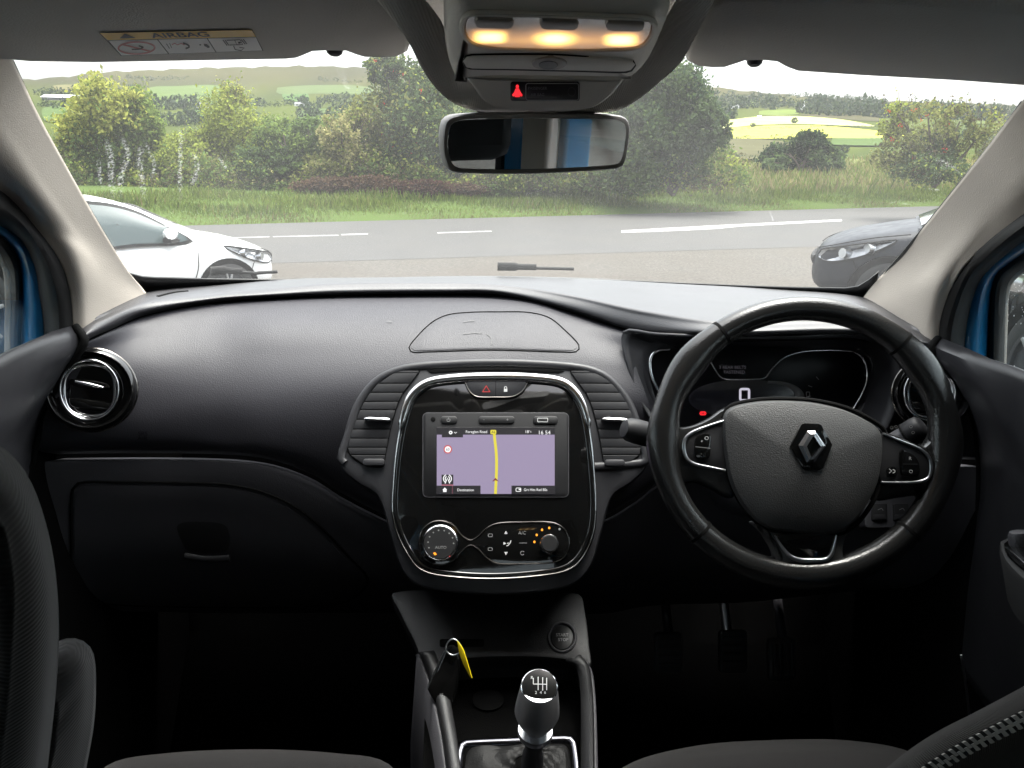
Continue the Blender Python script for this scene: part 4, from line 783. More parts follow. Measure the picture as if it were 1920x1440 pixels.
gai = SC_([(874, 1412), (884, 1401), (960, 1397), (1050, 1394), (1064, 1398), (1068, 1412), (1074, 1470), (1070, 1510), (868, 1510), (866, 1470)], 48)
base = [K2.pt(x, y, -.022) for x, y in gai]; topc = P(995, 1420, .815); rings = [base]
for k, s in enumerate((.86, .72, .55, .42, .30, .22)):
    rings.append([p.lerp(topc, 1 - s) + K2.n * (.012 * math.sin(k * 2.1 + i * .8) * .35 - .012 * (1 - s) + .004) for i, p in enumerate(base)])
lever = thing('gear_lever', topc - Vector((0, 0, .06)), 'six speed gear lever with round silver and black knob, in the centre console', 'gear lever')
M['suede'] = mat('matt black leather', (.007, .007, .007), .55, spec=.2, bump=.2, scale=500, kind='cells')
mk('gaiter', grid(rings, closed_u=True), M['suede'], lever, solid=.002, subd=1)
kt, kb = P(1011, 1290, .775), P(998, 1430, .81)
ax = (kt - kb).normalized(); H = (kt - kb).length; m_ = H / 140
mk('shaft', lathe(kb, ax, [(.014, -.03), (.013, .018), (.010, .03), (.0125, .04), (.0135, .055), (.0105, .062)], 28), M['low'], lever)
mk('collar', lathe(kb, ax, [(.010, .052), (.0195, .056), (.0215, .060), (.0205, .066), (.0125, .068)], 32), M['satin'], lever)
M['knob'] = mat('brushed knob', (.62, .62, .64), .38, metal=.85, rvar=.05)
mk('knob', lathe(kb, ax, [(.012, .064), (.0165, .074), (.0225, .086), (.0262, .098), (.0255, .108), (.0215, H - .001), (.0200, H + .001)], 40), M['knob'], lever)
tax = (EYE - kt).normalized().lerp(ax, .55).normalized()
cap = mk('knob_cap', lathe(kt, tax, [(.0205, -.004), (.0198, .0045), (.0145, .0055), (.007, .0060)], 40), M['window'], lever)
mk('cap_ring', lathe(kt, tax, [(.0200, -.002), (.0215, 0), (.0210, .0026), (.0196, .0034)], 44, ring=True), M['chrome'], lever)
KP = Plane(kt + tax * .0066, tax)
for x, a, b in ((1000, 1271, 1283), (1009, 1269, 1294), (1017.5, 1270, 1295), (1025, 1271, 1294)): mk('shift_line', line(KP, [(x, a), (x, b)], 1.5, .0006), M['print'], cap)
mk('shift_line', line(KP, [(1000, 1282.5), (1026, 1283)], 1.5, .0006), M['print'], cap)
for s, x, y in (('R', 995, 1273), ('2', 1003, 1301), ('4', 1012, 1301), ('6', 1020, 1301)): text(KP, x, y, s, 5.4, M['print'], cap, lift=.0006)
# key with yellow tag hanging from the card slot
key = thing('car_key', P(830, 1290, .90), 'black key fob on a ring with a thin yellow tag, hanging from the console slot', 'key')
KF = Plane(P(835, 1260, .905), (-.15, -1, .35))
mk('fob', plate(KF, SC_([(836, 1216), (846, 1212), (858, 1222), (862, 1250), (856, 1300), (848, 1330), (836, 1346), (818, 1322), (801, 1292), (806, 1276), (824, 1238)], 50), -.006, .002, .002), M['gloss'], key)
mk('fob_edge', tube(KF.pts([(834, 1220), (802, 1290)], .002), .0008), M['satin'], key)
text(KF, 823, 1306, '15', 6, M['print'], key, lift=.0026)
mk('ring', tube(KF.pts(SC_([(836, 1218), (840, 1204), (849, 1198), (858, 1202), (866, 1216), (858, 1226), (846, 1228)], 30), .004), .0009, closed=True), M['satin'], key)
M['tag'] = mat('yellow paper tag', (.80, .60, .01), .5, var=.06)
TG = Plane(P(868, 1240, .885), (-.35, -1, .25))
mk('tag', plate(TG, [(857, 1202), (866, 1214), (870, 1222), (885, 1272), (880, 1268), (868, 1245), (860, 1222)], -.001, .0006, .0003), M['tag'], key)
# pedals
M['pedal'] = mat('pedal rubber', (.05, .05, .05), .6)
for nm, lab, x0, y0, x1, y1 in (('clutch_pedal', 'clutch pedal, leftmost of three dark pedals under the steering wheel', 1228, 1186, 1280, 1262), ('brake_pedal', 'brake pedal with a bare metal arm, middle of three pedals', 1350, 1182, 1402, 1262), ('accelerator_pedal', 'long ribbed accelerator pedal, rightmost of three pedals', 1442, 1196, 1494, 1276)):
    t = thing(nm, P((x0+x1)/2, y1, 1.3), lab, 'pedal', 'pedals in the driver footwell'); pl = Plane(P((x0+x1)/2, (y0+y1)/2, 1.30), (0, -1, .55))
    pd = mk('pedal_pad', plate(pl, rrect(x0, y0, x1, y1, 8), -.012, .004, .003), M['pedal'], t)
    for i in range(4):
        if nm[0] == 'a': x = x0 + 9 + i * 11; q = rrect(x, y0 + 10, x + 6, y1 - 8, 2, 2)
        else: y = y0 + 12 + i * 15; q = rrect(x0 + 6, y, x1 - 6, y + 7, 2, 2)
        mk('rib', plate(pl, q, .004, .007, .001), M['pedal'], t)
    c = pl.pt((x0+x1)/2 - (12 if nm[0] == 'b' else 0), y0 + 6, -.012); mk('pedal_arm', tube([c, c + Vector((-.01, .06, .10)), c + Vector((-.012, .10, .2))], .007, .009, ref=(1, 0, 0)), M['satin'] if nm[0] == 'b' else M['low'], t)

# ---------------------------------------------------------------- seats
ds = thing('front_seat', (.38, .45, .2), 'dark cloth driver seat with a zipped side seam, at the bottom right', 'seat', 'front seats')
ps = thing('front_seat', (-.38, .45, .2), 'dark ribbed cloth passenger seat, at the bottom left', 'seat', 'front seats')
def cushion(rows, par, m, nm='cushion'): return mk(nm, sheet(rows, 40, 16), m, par, solid=.01, auto=80)
cushion([[(150, 1560, .80), (205, 1470, .80), (300, 1450, .80), (480, 1446, .80), (640, 1452, .80), (730, 1490, .80), (770, 1580, .80)],
         [(150, 1520, .77), (205, 1440, .77), (300, 1419, .775), (480, 1412, .78), (640, 1419, .775), (728, 1444, .77), (775, 1540, .77)],
         [(130, 1540, .70), (205, 1470, .70), (300, 1450, .70), (480, 1445, .70), (640, 1452, .70), (750, 1475, .70), (800, 1570, .70)],
         [(60, 1800, .45), (150, 1700, .45), (280, 1680, .45), (480, 1680, .45), (680, 1690, .45), (820, 1720, .45), (900, 1820, .45)]], ps, M['seat'])
cushion([[(1110, 1580, .80), (1150, 1490, .80), (1280, 1446, .80), (1450, 1430, .80), (1600, 1436, .80), (1720, 1470, .80), (1800, 1560, .80)],
         [(1105, 1540, .77), (1165, 1450, .77), (1290, 1408, .775), (1450, 1394, .78), (1600, 1397, .775), (1720, 1425, .77), (1800, 1500, .77)],
         [(1080, 1570, .70), (1150, 1480, .70), (1290, 1440, .70), (1450, 1428, .70), (1600, 1432, .70), (1740, 1460, .70), (1840, 1530, .70)],
         [(1000, 1820, .45), (1100, 1720, .45), (1260, 1690, .45), (1450, 1680, .45), (1640, 1690, .45), (1800, 1740, .45), (1900, 1840, .45)]], ds, M['seat'])
cushion([[(-208, 785, .42), (-68, 825, .42), (-8, 851, .42), (32, 895, .42), (62, 965, .42), (84, 1060, .42), (93, 1170, .42), (89, 1290, .43), (74, 1440, .44), (62, 1560, .45)],
         [(-208, 845, .36), (-68, 875, .36), (-13, 900, .36), (16, 935, .36), (40, 995, .36), (58, 1070, .36), (66, 1170, .36), (62, 1300, .37), (47, 1440, .38), (32, 1580, .39)],
         [(-228, 925, .33), (-98, 945, .33), (-48, 965, .33), (-18, 995, .33), (-8, 1030, .33), (2, 1100, .33), (2, 1180, .33), (-3, 1300, .34), (-18, 1440, .35), (-38, 1600, .36)]], ps, M['rib'], 'backrest')
cushion([[(96, 1250, .56), (110, 1215, .56), (140, 1208, .56), (162, 1225, .56), (168, 1280, .56), (164, 1360, .55), (150, 1440, .54), (130, 1560, .52)],
         [(80, 1260, .53), (100, 1240, .53), (125, 1235, .53), (140, 1250, .53), (142, 1300, .53), (135, 1370, .52), (120, 1440, .51), (95, 1560, .49)],
         [(40, 1330, .50), (60, 1310, .50), (80, 1305, .50), (95, 1320, .50), (95, 1360, .50), (90, 1400, .49), (75, 1460, .48), (50, 1600, .46)]], ps, M['rib'], 'side_bolster')
# driver backrest bolster with zip
zr = [[(1640, 1480, .50), (1700, 1428, .49), (1765, 1385, .48), (1840, 1347, .47), (1930, 1300, .45), (2060, 1230, .43)],
      [(1645, 1490, .46), (1705, 1438, .45), (1772, 1394, .44), (1848, 1356, .43), (1936, 1312, .42), (2060, 1250, .40)],
      [(1660, 1505, .44), (1722, 1454, .43), (1790, 1410, .42), (1862, 1373, .41), (1944, 1333, .40), (2060, 1290, .38)],
      [(1700, 1560, .43), (1770, 1500, .42), (1840, 1460, .41), (1900, 1425, .40), (1970, 1390, .39), (2090, 1350, .37)],
      [(1800, 1750, .42), (1850, 1700, .41), (1920, 1640, .40), (1980, 1600, .39), (2050, 1560, .38), (2150, 1500, .36)]]
M['fineri'] = mat('fine ribbed cloth', (.030, .027, .024), .9, spec=.2, bump=.6, scale=420, kind='X', sheen=.1)
cushion(zr, ds, M['fineri'], 'side_bolster')
zp = crom([(1668, 1500, .428), (1730, 1452, .418), (1798, 1409, .408), (1868, 1372, .398), (1950, 1332, .388), (2050, 1290, .375)], 60)
zpp = [P(*q) for q in zp]
zip_ = mk('zip_tape', tube(zpp, .0042, .0012, ref=(0, -.8, .6)), M['rubber'], ds)
tv = []
for i in range(59):
    a, b = zpp[i], zpp[i + 1]; t = (b - a).normalized(); s = t.cross(Vector((0, -.8, .6))).normalized()
    tv.append((a + s * (.0016 if i % 2 else -.0016) + Vector((0, -.8, .6)) * .0016, t, s))
M['tooth'] = mat('grey zip teeth', (.42, .40, .37), .4)
for c, t, s in tv[2:46]:
    u = Vector((0, -.8, .6)); q = [c + t * (dx * .0011) + s * (dy * .0024) + u * (dz * .0012) for dz in (-1, 1) for dy in (-1, 1) for dx in (-1, 1)]
    mk('zip_tooth', (q, [(0, 2, 3, 1), (4, 5, 7, 6), (0, 1, 5, 4), (2, 6, 7, 3), (0, 4, 6, 2), (1, 3, 7, 5)]), M['tooth'], zip_, smooth=False)
# driver backrest and headrest stand beside and behind the viewpoint; the mirror shows them
mk('backrest', join(box(.20, .60, -.22, -.08, .45, 1.12)), M['seat'], ds, bevel=.05)
mk('headrest', box(.28, .52, -.20, -.10, 1.15, 1.33), M['seat'], ds, bevel=.04)
mk('backrest_core', box(-.60, -.30, -.10, .05, .45, 1.10), M['seat'], ps, bevel=.05)

# ---------------------------------------------------------------- sun visors
def visor(label, px, pl, clip, t=.016):
    v = thing('sun_visor', pl.pt(*px[0]), label, 'sun visor', 'sun visors under the roof')
    b = mk('visor_board', plate(pl, px, -t, 0, .007), M['visor'], v, auto=60)
    return v, b
VL = Plane.by(P(200, 118, .80), P(700, 108, .835), P(200, 0, .585)); VR = Plane.by(P(1400, 125, .82), P(1900, 160, .785), P(1400, 0, .585))
ov = [(-260, 110), (-60, 113), (20, 114), (55, 117), (180, 119), (400, 115), (540, 112.5), (566, 110), (584, 103), (596, 98), (615, 97), (640, 97.5), (658, 104), (676, 109), (720, 109.5), (752, 108), (768, 100), (773, 86), (768, 30), (760, -40), (740, -70), (-260, -60)]
vl, vb = visor('passenger sun visor on the left, carrying a yellow airbag warning label', [q for q in ov], VL, None)
orr = [(1283, 117), (1300, 125), (1335, 128.5), (1368, 128), (1388, 122), (1406, 116), (1428, 115), (1448, 117), (1466, 127), (1487, 134.5), (1613, 143), (1780, 152), (1920, 162), (2080, 176), (2080, 60), (1920, 26), (1780, 12), (1640, 3), (1400, -1), (1362, -1), (1342, 4), (1326, 20), (1300, 62), (1284, 95)]
vr, vb2 = visor('driver sun visor on the right, plain grey without a label', orr, VR, None)
M['lab_y'] = mat('label yellow', (.86, .50, .02), .5); M['lab_w'] = mat('label white', (.86, .85, .84), .5); M['lab_k'] = mat('label black', (.02, .02, .02), .6); M['lab_r'] = mat('label red', (.55, .16, .16), .5)
lab = mk('warning_label', flat(VL, [(185, 61), (473, 55), (494, 95), (227, 105)], .0006), M['lab_k'], vl, smooth=False)
mk('label_band', flat(VL, [(187, 62), (472, 56), (480, 69), (202, 75.3)], .0009), M['lab_y'], lab, smooth=False)
for q in ([(203.5, 76.2), (294.5, 74.2), (315, 100.8), (228, 104.2)], [(296.5, 74.1), (387.5, 72), (404, 97.8), (317.5, 100.8)], [(389.5, 72), (479.8, 70), (492, 94.7), (406, 97.7)]): mk('label_field', flat(VL, q, .0009), M['lab_w'], lab, smooth=False)
text(VL, 287, 71, 'AIRBAG', 8.6, M['lab_k'], lab, wide=2.55, lift=.0012, slant=(-.022, -.9), bold=.025)
mk('warning_mark', flat(VL, [(224, 72.2), (255, 71.3), (234, 63)], .0012), M['lab_k'], lab)
mk('ban_ring', line(VL, ell(256, 90, 34, 11.2, 40, rot=-1), 3.2, .0012, True), M['lab_r'], lab); mk('ban_ring', line(VL, [(230, 83.5), (283, 96.5)], 3.0, .0012), M['lab_r'], lab)
mk('seat_figure', line(VL, S([(247, 92.5), (262, 92), (268, 88.5), (260, 86)], 10), 2.4, .0013), M['lab_k'], lab); mk('seat_figure', flat(VL, ell(267, 88.5, 2.4, 1.8, 10), .0013), M['lab_k'], lab)
mk('bag_figure', line(VL, [(322, 84), (328, 81), (332, 84), (340, 81.5), (346, 84)], 1.6, .0013), M['lab_r'], lab)
for q, w in (([(343, 80.5), (352, 84), (355, 88), (348, 91)], 3.0), ([(312, 82), (318, 91)], 1.2), ([(318, 81), (322, 90)], 1.0)): mk('bag_figure', line(VL, S(q, 8), w, .0013), M['lab_k'], lab)
mk('bag_figure', flat(VL, [(382, 82), (388, 83), (394, 88.5), (390, 90), (383, 86)], .0013), M['lab_k'], lab); mk('bag_figure', flat(VL, ell(375.5, 84, 2, 1.2, 8), .0013), M['lab_k'], lab)
for q in ([(418, 75), (426, 85.5)], [(422, 75), (429, 85)], [(452, 74), (460, 83)], [(456, 73.5), (463, 82.5)], [(425, 75.5), (440, 75), (444, 84), (430, 84.5)], [(440, 75), (450, 74.5), (455, 83.5), (444, 84)], [(438, 86), (441, 93), (452, 95), (458, 90), (449, 89)]): mk('book_mark', line(VL, q, 1.5, .0013), M['lab_k'], lab)
mk('book_mark', flat(VL, ell(449, 80, 2.8, 1.8, 10), .0013), M['lab_k'], lab)
for pl, x0, x1, y0, y1 in ((VL, 605, 635, 96, 109), (VR, 1410, 1438, 116, 130)):
    c = pl.pt((x0+x1)/2, (y0+y1)/2, -.006); w_ = (x1 - x0) / F * .85 * .5
    mk('visor_clip', join(lathe(c + Vector((0, .02, .012)), (0, -.25, -1), [(w_ * 1.25, -.01), (w_ * 1.2, .002), (w_, .006), (w_ * .9, .009), (w_ * .6, .011)], 20)), M['lab_k'], vl if pl is VL else vr)

# ---------------------------------------------------------------- overhead lamp console
OC = Plane.by(P(1045, 10, .52), P(1120, 10, .52), P(1045, 150, .745))
ohc = thing('overhead_console', OC.pt(1045, 90), 'grey overhead console with three lit amber reading lamps and a red belt light', 'roof lamp')
oc = SC_([(833, 84), (833, 55), (838, 26), (852, 9), (900, 5), (1040, 6), (1180, 11), (1238, 18), (1254, 32), (1250, 60), (1240, 84), (1222, 118), (1200, 142), (1182, 152), (1150, 148), (1040, 146), (920, 146), (885, 150), (862, 158), (848, 150), (838, 120)], 110)
mk('console_shell', plate(OC, oc, -.02, .010, .010), M['lampgrey'], ohc, auto=70)
LN = Plane(OC.p + OC.n * .010, OC.n)
lens_o = SC_([(866, 51), (873, 30), (890, 25), (960, 26), (1045, 28), (1140, 31), (1212, 34.5), (1227, 43), (1223, 66), (1202, 86), (1130, 92), (1061, 93), (980, 91), (910, 87), (876, 74)], 80)
def lensmat():
    m = bpy.data.materials.new('lit lamp lens'); m.use_nodes = True; t = m.node_tree; b = t.nodes['Principled BSDF']
    b.inputs['Base Color'].default_value = (.55, .52, .48, 1); b.inputs['Roughness'].default_value = .25
    a = t.nodes.new('ShaderNodeAttribute'); a.attribute_name = 'glow'
    r = t.nodes.new('ShaderNodeValToRGB'); e = r.color_ramp.elements; e[0].position = 0; e[0].color = (0, 0, 0, 1); e[1].position = 1; e[1].color = (1, .80, .36, 1)
    e2 = r.color_ramp.elements.new(.35); e2.color = (.22, .10, .03, 1); e3 = r.color_ramp.elements.new(.7); e3.color = (.75, .42, .10, 1)
    t.links.new(a.outputs['Fac'], r.inputs['Fac']); t.links.new(r.outputs['Color'], b.inputs['Emission Color']); b.inputs['Emission Strength'].default_value = .42; return m
M['lens'] = lensmat()
# the lens: a shallow clear dish with three bulbs shining through it
xs = np.linspace(864, 1228, 92); V_, gl_ = [], []
ys = np.linspace(25, 93, 26)
def inpoly(poly, x, y):
    c = False
    for (x0, y0), (x1, y1) in zip(poly, poly[1:] + poly[:1]):
        if (y0 > y) != (y1 > y) and x < (x1 - x0) * (y - y0) / (y1 - y0) + x0: c = not c
    return c
cxl, cyl = 1046, 58; rows = []; glow = []
for k in range(25):
    s = 1 - k / 25; row = []
    for x, y in lens_o:
        X, Y_ = cxl + (x - cxl) * s, cyl + (y - cyl) * s; row.append(LN.pt(X, Y_, .003 if k else -.002))
        g_ = 0
        for bx, by, sx, sy, a in ((919, 70, 30, 11, 1.0), (1041, 73, 44, 14, 1.1), (1164, 75, 30, 11, 1.0)): g_ = max(g_, a * math.exp(-(((X - bx) / sx) ** 4 + ((Y_ - by) / sy) ** 4) * .5) if sx < 40 else a * math.exp(-(((X - bx) / sx) ** 2 + ((Y_ - by) / sy) ** 2) * .8))
        g_ = max(g_, .42 * math.exp(-((X - 1042) / 150) ** 4) * math.exp(-((Y_ - 76) / 17) ** 2)); glow.append(g_)
    rows.append(row)
vf = grid(rows, closed_u=True); vf[0].append(LN.pt(cxl, cyl, .003)); glow.append(glow[-1]); m = len(lens_o); kk = len(vf[0]) - 1
vf = (vf[0], vf[1] + [(kk - m + i, kk - m + (i + 1) % m, kk) for i in range(m)])
lens = mk('lamp_lens', vf, M['lens'], ohc)
at = lens.data.attributes.new('glow', 'FLOAT', 'POINT'); at.data.foreach_set('value', glow)
mk('lens_rim', tube(LN.pts(lens_o, .002), .0018, closed=True, ref=OC.n, seg=8), M['lampgrey'], ohc)
for x in (890, 1011.5, 1134.5):
    d = (x - 890) / 244 * 5
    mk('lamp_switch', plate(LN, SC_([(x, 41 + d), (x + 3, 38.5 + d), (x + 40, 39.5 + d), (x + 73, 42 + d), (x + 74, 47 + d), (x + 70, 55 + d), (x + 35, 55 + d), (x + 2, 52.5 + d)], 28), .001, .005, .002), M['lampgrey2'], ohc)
MS = [(868, 117), (874, 109), (890, 106.5), (1030, 106), (1120, 111), (1178, 115), (1191, 119), (1189, 127), (1178, 134), (1100, 133), (960, 130), (890, 129), (874, 127)]
mk('strip_gap', plate(LN, SC_([(x + (x - 1030) * .01, y + (y - 120) * .22) for x, y in MS], 60), -.001, .0010, .0004), M['joint'], ohc)
ms = mk('microphone_strip', plate(LN, SC_(MS, 60), 0, .0018, .0010), M['lampgrey'], ohc)
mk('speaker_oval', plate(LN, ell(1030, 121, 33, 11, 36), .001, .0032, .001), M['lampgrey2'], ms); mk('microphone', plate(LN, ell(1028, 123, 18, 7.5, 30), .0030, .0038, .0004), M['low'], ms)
NS = Plane.by(P(1020, 148, .745), P(1090, 148, .745), P(1020, 212, .80))
nose = mk('sensor_nose', plate(NS, SC_([(868, 142), (920, 145), (1020, 145), (1120, 147), (1172, 149), (1162, 166), (1146, 184), (1118, 203), (1078, 211), (1035, 213), (990, 212.5), (938, 208), (905, 192), (884, 164)], 80), -.03, .006, .005), M['lampgrey'], ohc, auto=70)
dp = mk('display', plate(NS, rrect(957, 154.5, 1087, 190, 5), .005, .0068, .0006), M['window'], ohc)
mk('display_frame', line(NS, rrect(986, 156.5, 1085, 188, 4, 3), 1.4, .0072, True), M['print'], dp)
mk('belt_light', flat(NS, ell(970, 162, 3, 3.4, 12), .0072), M['warn'], dp)
mk('belt_light', flat(NS, [(967, 166), (973, 166), (976, 173), (980, 178), (978, 181), (974, 178), (974.5, 182), (965.5, 182), (966, 178), (962, 181), (960, 178), (964, 173)], .0072), M['warn'], dp)
text(NS, 990, 168, 'PASSENGER', 5.2, M['printdim'], dp, wide=.92, lift=.0072); text(NS, 995, 180, 'AIR BAG', 5.2, M['printdim'], dp, wide=.92, lift=.0072)
mk('air_bag_mark', line(NS, ell(1072, 172, 7, 8, 20), 1.0, .0072, True), M['key'], dp)

# ---------------------------------------------------------------- rear-view mirror
mc = P(1007, 268, .86); v_in = (mc - EYE).normalized(); v_out = (Vector((.69, -.30, 1.16)) - mc).normalized()
mn = (v_out - v_in).normalized(); MP = Plane(mc, mn)
rvm = thing('rear_view_mirror', mc, 'rear-view mirror in a grey frame, hanging below the overhead console', 'mirror')
mo = SC_([(831, 276), (833, 242), (839, 225), (858, 216.5), (960, 212.5), (1067, 213), (1160, 216), (1178, 224), (1182.5, 240), (1181, 262), (1175, 300), (1168, 313), (1150, 318), (1060, 324), (972, 327), (862, 325), (845, 320), (837, 306)], 90)
M['mframe'] = mat('mirror frame', (.17, .165, .155), .5, bump=.2, scale=800)
mk('mirror_frame', plate(MP, mo, -.028, .002, .004), M['mframe'], rvm)
mi = [(1007 + (x - 1007) * .955, 268.5 + (y - 268.5) * .85) for x, y in mo]
mk('mirror_glass', plate(MP, mi, .0015, .0028, .0006), M['mirror'], rvm, auto=20)
mk('mirror_mount', tube([MP.pt(1015, 232, -.02), P(1015, 205, .93), P(1015, 190, .96)], [.018, .030, .034], .014, ref=(0, -1, 0)), M['lampgrey'], rvm)
mk('mount_cover', plate(Plane(P(960, 205, .95), (0, -1, -.2)), [(908, 180), (1000, 180), (1000, 214), (910, 213)], -.02, 0, .003), M['lampgrey'], rvm)
mk('mount_stem', tube([P(898, 176, .96), P(905, 213, .97)], .006), M['joint'], rvm)

# ---------------------------------------------------------------- wipers outside the glass
def wiper(label, arm, head, w):
    t = thing('windscreen_wiper', WS.pt(*arm[0], -.02), label, 'wiper', 'wipers at the foot of the windscreen')
    mk('wiper_arm', tube(WS.pts(S([(x, y + 7) for x, y in arm], 20), -.022), .003, .003, ref=(0, -1, 0)), M['rubber'], t)
    mk('wiper_head', tube(WS.pts(S([(x, y + 7) for x, y in head], 14), -.024), [.008] * 7 + [.006] * 7, .004, ref=(0, -1, 0)), M['rubber'], t)
wiper('left wiper in front of the white car wheel, at the foot of the windscreen', [(440, 522), (475, 524), (500, 526), (525, 530)], [(402, 523), (425, 521), (458, 523)], 1)
wiper('right wiper lying at the middle of the windscreen foot', [(965, 520), (1010, 519), (1040, 520), (1075, 526)], [(932, 521), (965, 519), (1005, 520)], 1)
# ---------------------------------------------------------------- ground, road, verge, land, far things
ZR = -.85
def gz(y): return 0.0 if y < 4 else (ZR if y > 10.5 else ZR * (3 * ((y - 4) / 6.5) ** 2 - 2 * ((y - 4) / 6.5) ** 3))
farA, farB = G(340, 427, ZR), G(1750, 389, ZR); nearA, nearB = G(500, 494, ZR), G(1500, 464, ZR)
fdir = (farB - farA); ndir = (nearB - nearA)
far_y = lambda x: farA.y + (x - farA.x) * fdir.y / fdir.x
near_y = lambda x: nearA.y + (x - nearA.x) * ndir.y / ndir.x
def gravelmat(name, a, b, c, sc):
    m = bpy.data.materials.new(name); m.use_nodes = True; t = m.node_tree; bs = t.nodes['Principled BSDF']; bs.inputs['Roughness'].default_value = .9; bs.inputs['Specular IOR Level'].default_value = .25
    tc = t.nodes.new('ShaderNodeTexCoord'); n = t.nodes.new('ShaderNodeTexNoise'); n.inputs['Scale'].default_value = sc; n.inputs['Detail'].default_value = 8; n.inputs['Roughness'].default_value = .75
    n2 = t.nodes.new('ShaderNodeTexNoise'); n2.inputs['Scale'].default_value = .5; n2.inputs['Detail'].default_value = 5
    r = t.nodes.new('ShaderNodeValToRGB'); e = r.color_ramp.elements; e[0].position = .36; e[0].color = (*a, 1); e[1].position = .66; e[1].color = (*b, 1)
    r2 = t.nodes.new('ShaderNodeValToRGB'); e = r2.color_ramp.elements; e[0].position = .42; e[0].color = (0, 0, 0, 1); e[1].position = .62; e[1].color = (.55, .55, .55, 1)
    mx = t.nodes.new('ShaderNodeMix'); mx.data_type = 'RGBA'; mx.inputs['B'].default_value = (*c, 1)
    for q in (n, n2): t.links.new(tc.outputs['Object'], q.inputs['Vector'])
    t.links.new(n.outputs['Fac'], r.inputs['Fac']); t.links.new(n2.outputs['Fac'], r2.inputs['Fac']); t.links.new(r2.outputs['Color'], mx.inputs['Factor']); t.links.new(r.outputs['Color'], mx.inputs['A']); t.links.new(mx.outputs['Result'], bs.inputs['Base Color'])
    bp = t.nodes.new('ShaderNodeBump'); bp.inputs['Strength'].default_value = .6; bp.inputs['Distance'].default_value = .01; t.links.new(n.outputs['Fac'], bp.inputs['Height']); t.links.new(bp.outputs[0], bs.inputs['Normal']); return m
M['gravel'] = gravelmat('sandy tarmac', (.036, .033, .029), (.108, .099, .086), (.066, .057, .047), 22); M['asphalt'] = gravelmat('asphalt', (.040, .039, .038), (.092, .090, .087), (.070, .067, .063), 30)
ys_ = [-40, -10, 0, 4] + [4.5 + .5 * i for i in range(13)] + [12, 18, 28]
xs_ = [-60, -40, -20, -12, -8, -4, 0, 4, 8, 12, 20, 40, 60]
tag(mk('parking_area', grid([[Vector((x, y, gz(y))) for x in xs_] for y in ys_]), M['gravel'], None, base=Vector((0, 0, 0))), 'sandy tarmac parking area between the parked cars and the road', 'ground', kind='structure')
rx = [-80, -40, -20, -10, 0, 10, 20, 40, 80]
road = tag(mk('road', grid([[Vector((x, near_y(x) + .25 * math.sin(x * .9) * .3, ZR + .004)) for x in rx], [Vector((x, (near_y(x) + far_y(x)) / 2, ZR + .012)) for x in rx], [Vector((x, far_y(x) + .6, ZR + .004)) for x in rx]]), M['asphalt'], None), 'grey asphalt road running past the windscreen', 'road', kind='structure')
M['paint'] = mat('worn road paint', (.30, .295, .28), .7, var=.45, vscale=7)
RP = Plane((0, 0, ZR + .016), (0, 0, 1))
for q in ([(432, 445.3), (470, 444.2), (505, 443.3), (505, 444.6), (470, 445.6), (432, 446.5)], [(512, 443.2), (570, 441.8), (600, 440.9), (635, 440.4), (635, 441.8), (570, 443.1), (512, 444.4)], [(820, 435.8), (922, 432.6), (922, 434.2), (820, 437.4)], [(1165, 432), (1340, 422.5), (1578, 411), (1579, 414.5), (1390, 424.5), (1345, 429), (1300, 431.5), (1230, 434.5), (1165, 436.5)], [(640, 439), (690, 437.6), (690, 439.6), (640, 441)], [(2000, 393), (2400, 380), (2400, 383), (2000, 396)]):
    mk('road_marking', flat(RP, q, 0), M['paint'], road, smooth=False)
# land sheet: verge bank, meadow, valley side and skyline
sky_x = [-900, -300, 60, 130, 200, 300, 400, 470, 560, 640, 700, 960, 1300, 1360, 1400, 1480, 1560, 1700, 1900, 2200, 2900]
sky_y = [150, 160, 149, 143, 135, 131, 127, 126, 124, 125, 128, 140, 160, 166, 171, 178, 184, 190, 197, 206, 225]
U = np.linspace(-900, 2900, 300)
def rowpy(l, m_, r): return np.interp(U, [0, 960, 1920], [l, m_, r])
skl = np.interp(U, sky_x, sky_y) + np.array([1.2 * math.sin(u * .11) + .8 * math.sin(u * .31) for u in U])
levels = [(45, rowpy(352, 332, 312)), (70, rowpy(330, 318, 305)), (110, rowpy(306, 300, 296)), (180, rowpy(270, 270, 284)), (300, rowpy(225, 230, 264)), (420, rowpy(204, 212, 246)), (600, rowpy(184, 195, 228)), (850, rowpy(166, 175, 214)), (1150, rowpy(154, 158, 204)), (1500, None), (2100, None)]
bank = []
for k, (dy, dz) in enumerate(((.45, .0), (.8, .12), (1.6, .22), (3.0, .34), (5.0, .42), (9, .5))):
    row = []
    for u in U:
        d = ray(u, 400); fy = farA.y; x = 0
        for _ in range(4):
            x = d.x / d.y * (fy + dy); fy = far_y(max(min(x, 40), -40))
        row.append(Vector((d.x / d.y * (fy + dy), fy + dy, ZR + dz)))
    bank.append(row)
land_rows = list(bank)
for Y, py in levels:
    if py is None: py = skl if Y == 1500 else skl + 40
    py = np.minimum(py, 10000)
    if Y < 1500: py = np.maximum(py, skl + (1500 - Y) / 1500 * 20)
    land_rows.append([P(u, q, Y) for u, q in zip(U, py)])
dense = list(land_rows[:6]); pxr = land_rows[5:]
for a, b, n_ in zip(pxr[:-1], pxr[1:], [6] * 20):
    for k in range(1, n_ + 1): dense.append([p.lerp(q, k / n_) for p, q in zip(a, b)])
land_vf = grid(dense)
land = tag(mk('hillside', land_vf, M['land'], None, base=Vector((0, 40, -.8))), 'green valley side with fields rising to a brown moorland skyline', 'hillside', kind='structure')
LAND = Surf(land_vf)
